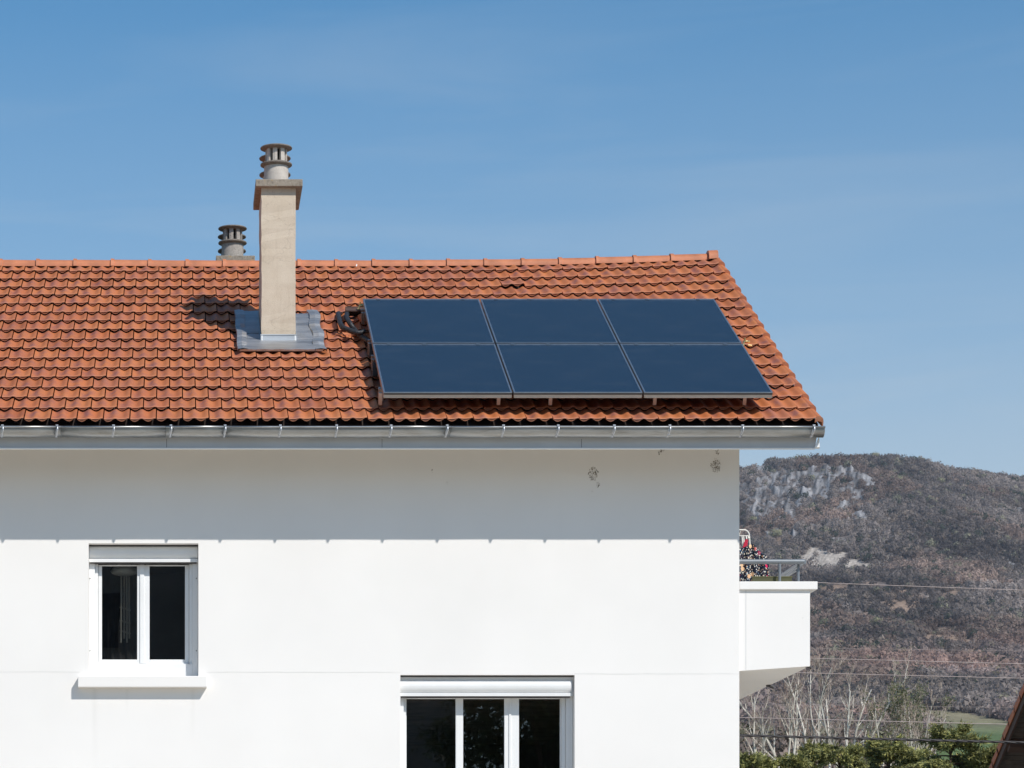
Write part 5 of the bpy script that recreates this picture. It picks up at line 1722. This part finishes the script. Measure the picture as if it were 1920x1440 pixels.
# faint high cirrus: soft streaks of pale cloud in the sky itself
tc = nt.nodes.new('ShaderNodeTexCoord'); mp = nt.nodes.new('ShaderNodeMapping'); mp.inputs['Scale'].default_value = (3.0, 3.0, 22.0); mp.inputs['Rotation'].default_value = (0, R(-13), 0); mp.inputs['Location'].default_value = (1.3, 0.4, 2.0)
nz = nt.nodes.new('ShaderNodeTexNoise'); nz.inputs['Scale'].default_value = 1.6; nz.inputs['Detail'].default_value = 7; nz.inputs['Roughness'].default_value = 0.55; nz.inputs['Distortion'].default_value = 0.5
cr = nt.nodes.new('ShaderNodeValToRGB'); cr.color_ramp.elements[0].position = 0.50; cr.color_ramp.elements[1].position = 0.78
cr.color_ramp.elements[0].color = (0, 0, 0, 1); cr.color_ramp.elements[1].color = (0.30, 0.30, 0.30, 1)
mx = nt.nodes.new('ShaderNodeMix'); mx.data_type = 'RGBA'; mx.inputs[7].default_value = (6.0, 6.6, 7.4, 1)
cr.color_ramp.elements[1].color = (0.15, 0.15, 0.15, 1)
mx.inputs[7].default_value = (4.4, 4.9, 5.3, 1)
sp = nt.nodes.new('ShaderNodeSeparateXYZ'); vr = nt.nodes.new('ShaderNodeValToRGB'); e = vr.color_ramp.elements  # height ramp that whitens the sky colour as haze near the horizon
e[0].position = 0.0; e[0].color = (.65, .65, .65, 1); e[1].position = 0.36; e[1].color = (0, 0, 0, 1)
for p_, v_ in ((0.15, .68), (0.175, .56), (0.21, .30), (0.25, .20), (0.31, .03)):
    q_ = e.new(p_); q_.color = (v_, v_, v_, 1)
ad = nt.nodes.new('ShaderNodeMath'); ad.operation = 'ADD'; ad.use_clamp = True
nt.links.new(tc.outputs['Generated'], mp.inputs[0]); nt.links.new(mp.outputs[0], nz.inputs['Vector']); nt.links.new(nz.outputs['Fac'], cr.inputs[0])
nt.links.new(tc.outputs['Generated'], sp.inputs[0]); nt.links.new(sp.outputs[2], vr.inputs[0])
nt.links.new(cr.outputs[0], ad.inputs[0]); nt.links.new(vr.outputs[0], ad.inputs[1])
gr_ = nt.nodes.new('ShaderNodeMix'); gr_.data_type = 'RGBA'; gr_.blend_type = 'MULTIPLY'; gr_.inputs[0].default_value = 1.0; gr_.inputs[7].default_value = (0.68, 1.02, 0.93, 1)
nt.links.new(sky.outputs[0], gr_.inputs[6])
nt.links.new(ad.outputs[0], mx.inputs[0]); nt.links.new(gr_.outputs[2], mx.inputs[6]); nt.links.new(mx.outputs[2], bg.inputs[0]); nt.links.new(bg.outputs[0], out.inputs[0])

# the valley air: one closed box of thin even haze
def haze():
    mb = MB(); mb.box(-3050, 3050, -3050, 3050, -1.0, 520.0)
    m = bpy.data.materials.new('valley_air'); m.use_nodes = True; t = m.node_tree; t.nodes.clear()
    o_ = t.nodes.new('ShaderNodeOutputMaterial'); v = t.nodes.new('ShaderNodeVolumePrincipled')
    v.inputs['Color'].default_value = (0.80, 0.86, 1.0, 1); v.inputs['Density'].default_value = HAZE; v.inputs['Anisotropy'].default_value = 0.2
    t.links.new(v.outputs[0], o_.inputs['Volume'])
    tag(mb.build('haze', m), kind='stuff')
HAZE = 0.00006
haze()

cam = bpy.data.cameras.new('camera'); co = bpy.data.objects.new('camera', cam); COL.objects.link(co)
co.location = (0, -D0, CZ); co.rotation_euler = (math.pi / 2, 0, 0)
cam.sensor_width = 36; cam.lens = 36 * F / 1920
cam.shift_x = (960 - CX) / 1920; cam.shift_y = (CY - 720) / 1920
cam.clip_start = 0.5; cam.clip_end = 9000
S.camera = co

S.view_settings.view_transform = 'Standard'; S.view_settings.look = 'None'
S.view_settings.exposure = 0.0; S.view_settings.gamma = 1.0
S.cycles.use_denoising = True
S.cycles.max_bounces = 8; S.cycles.transparent_max_bounces = 16
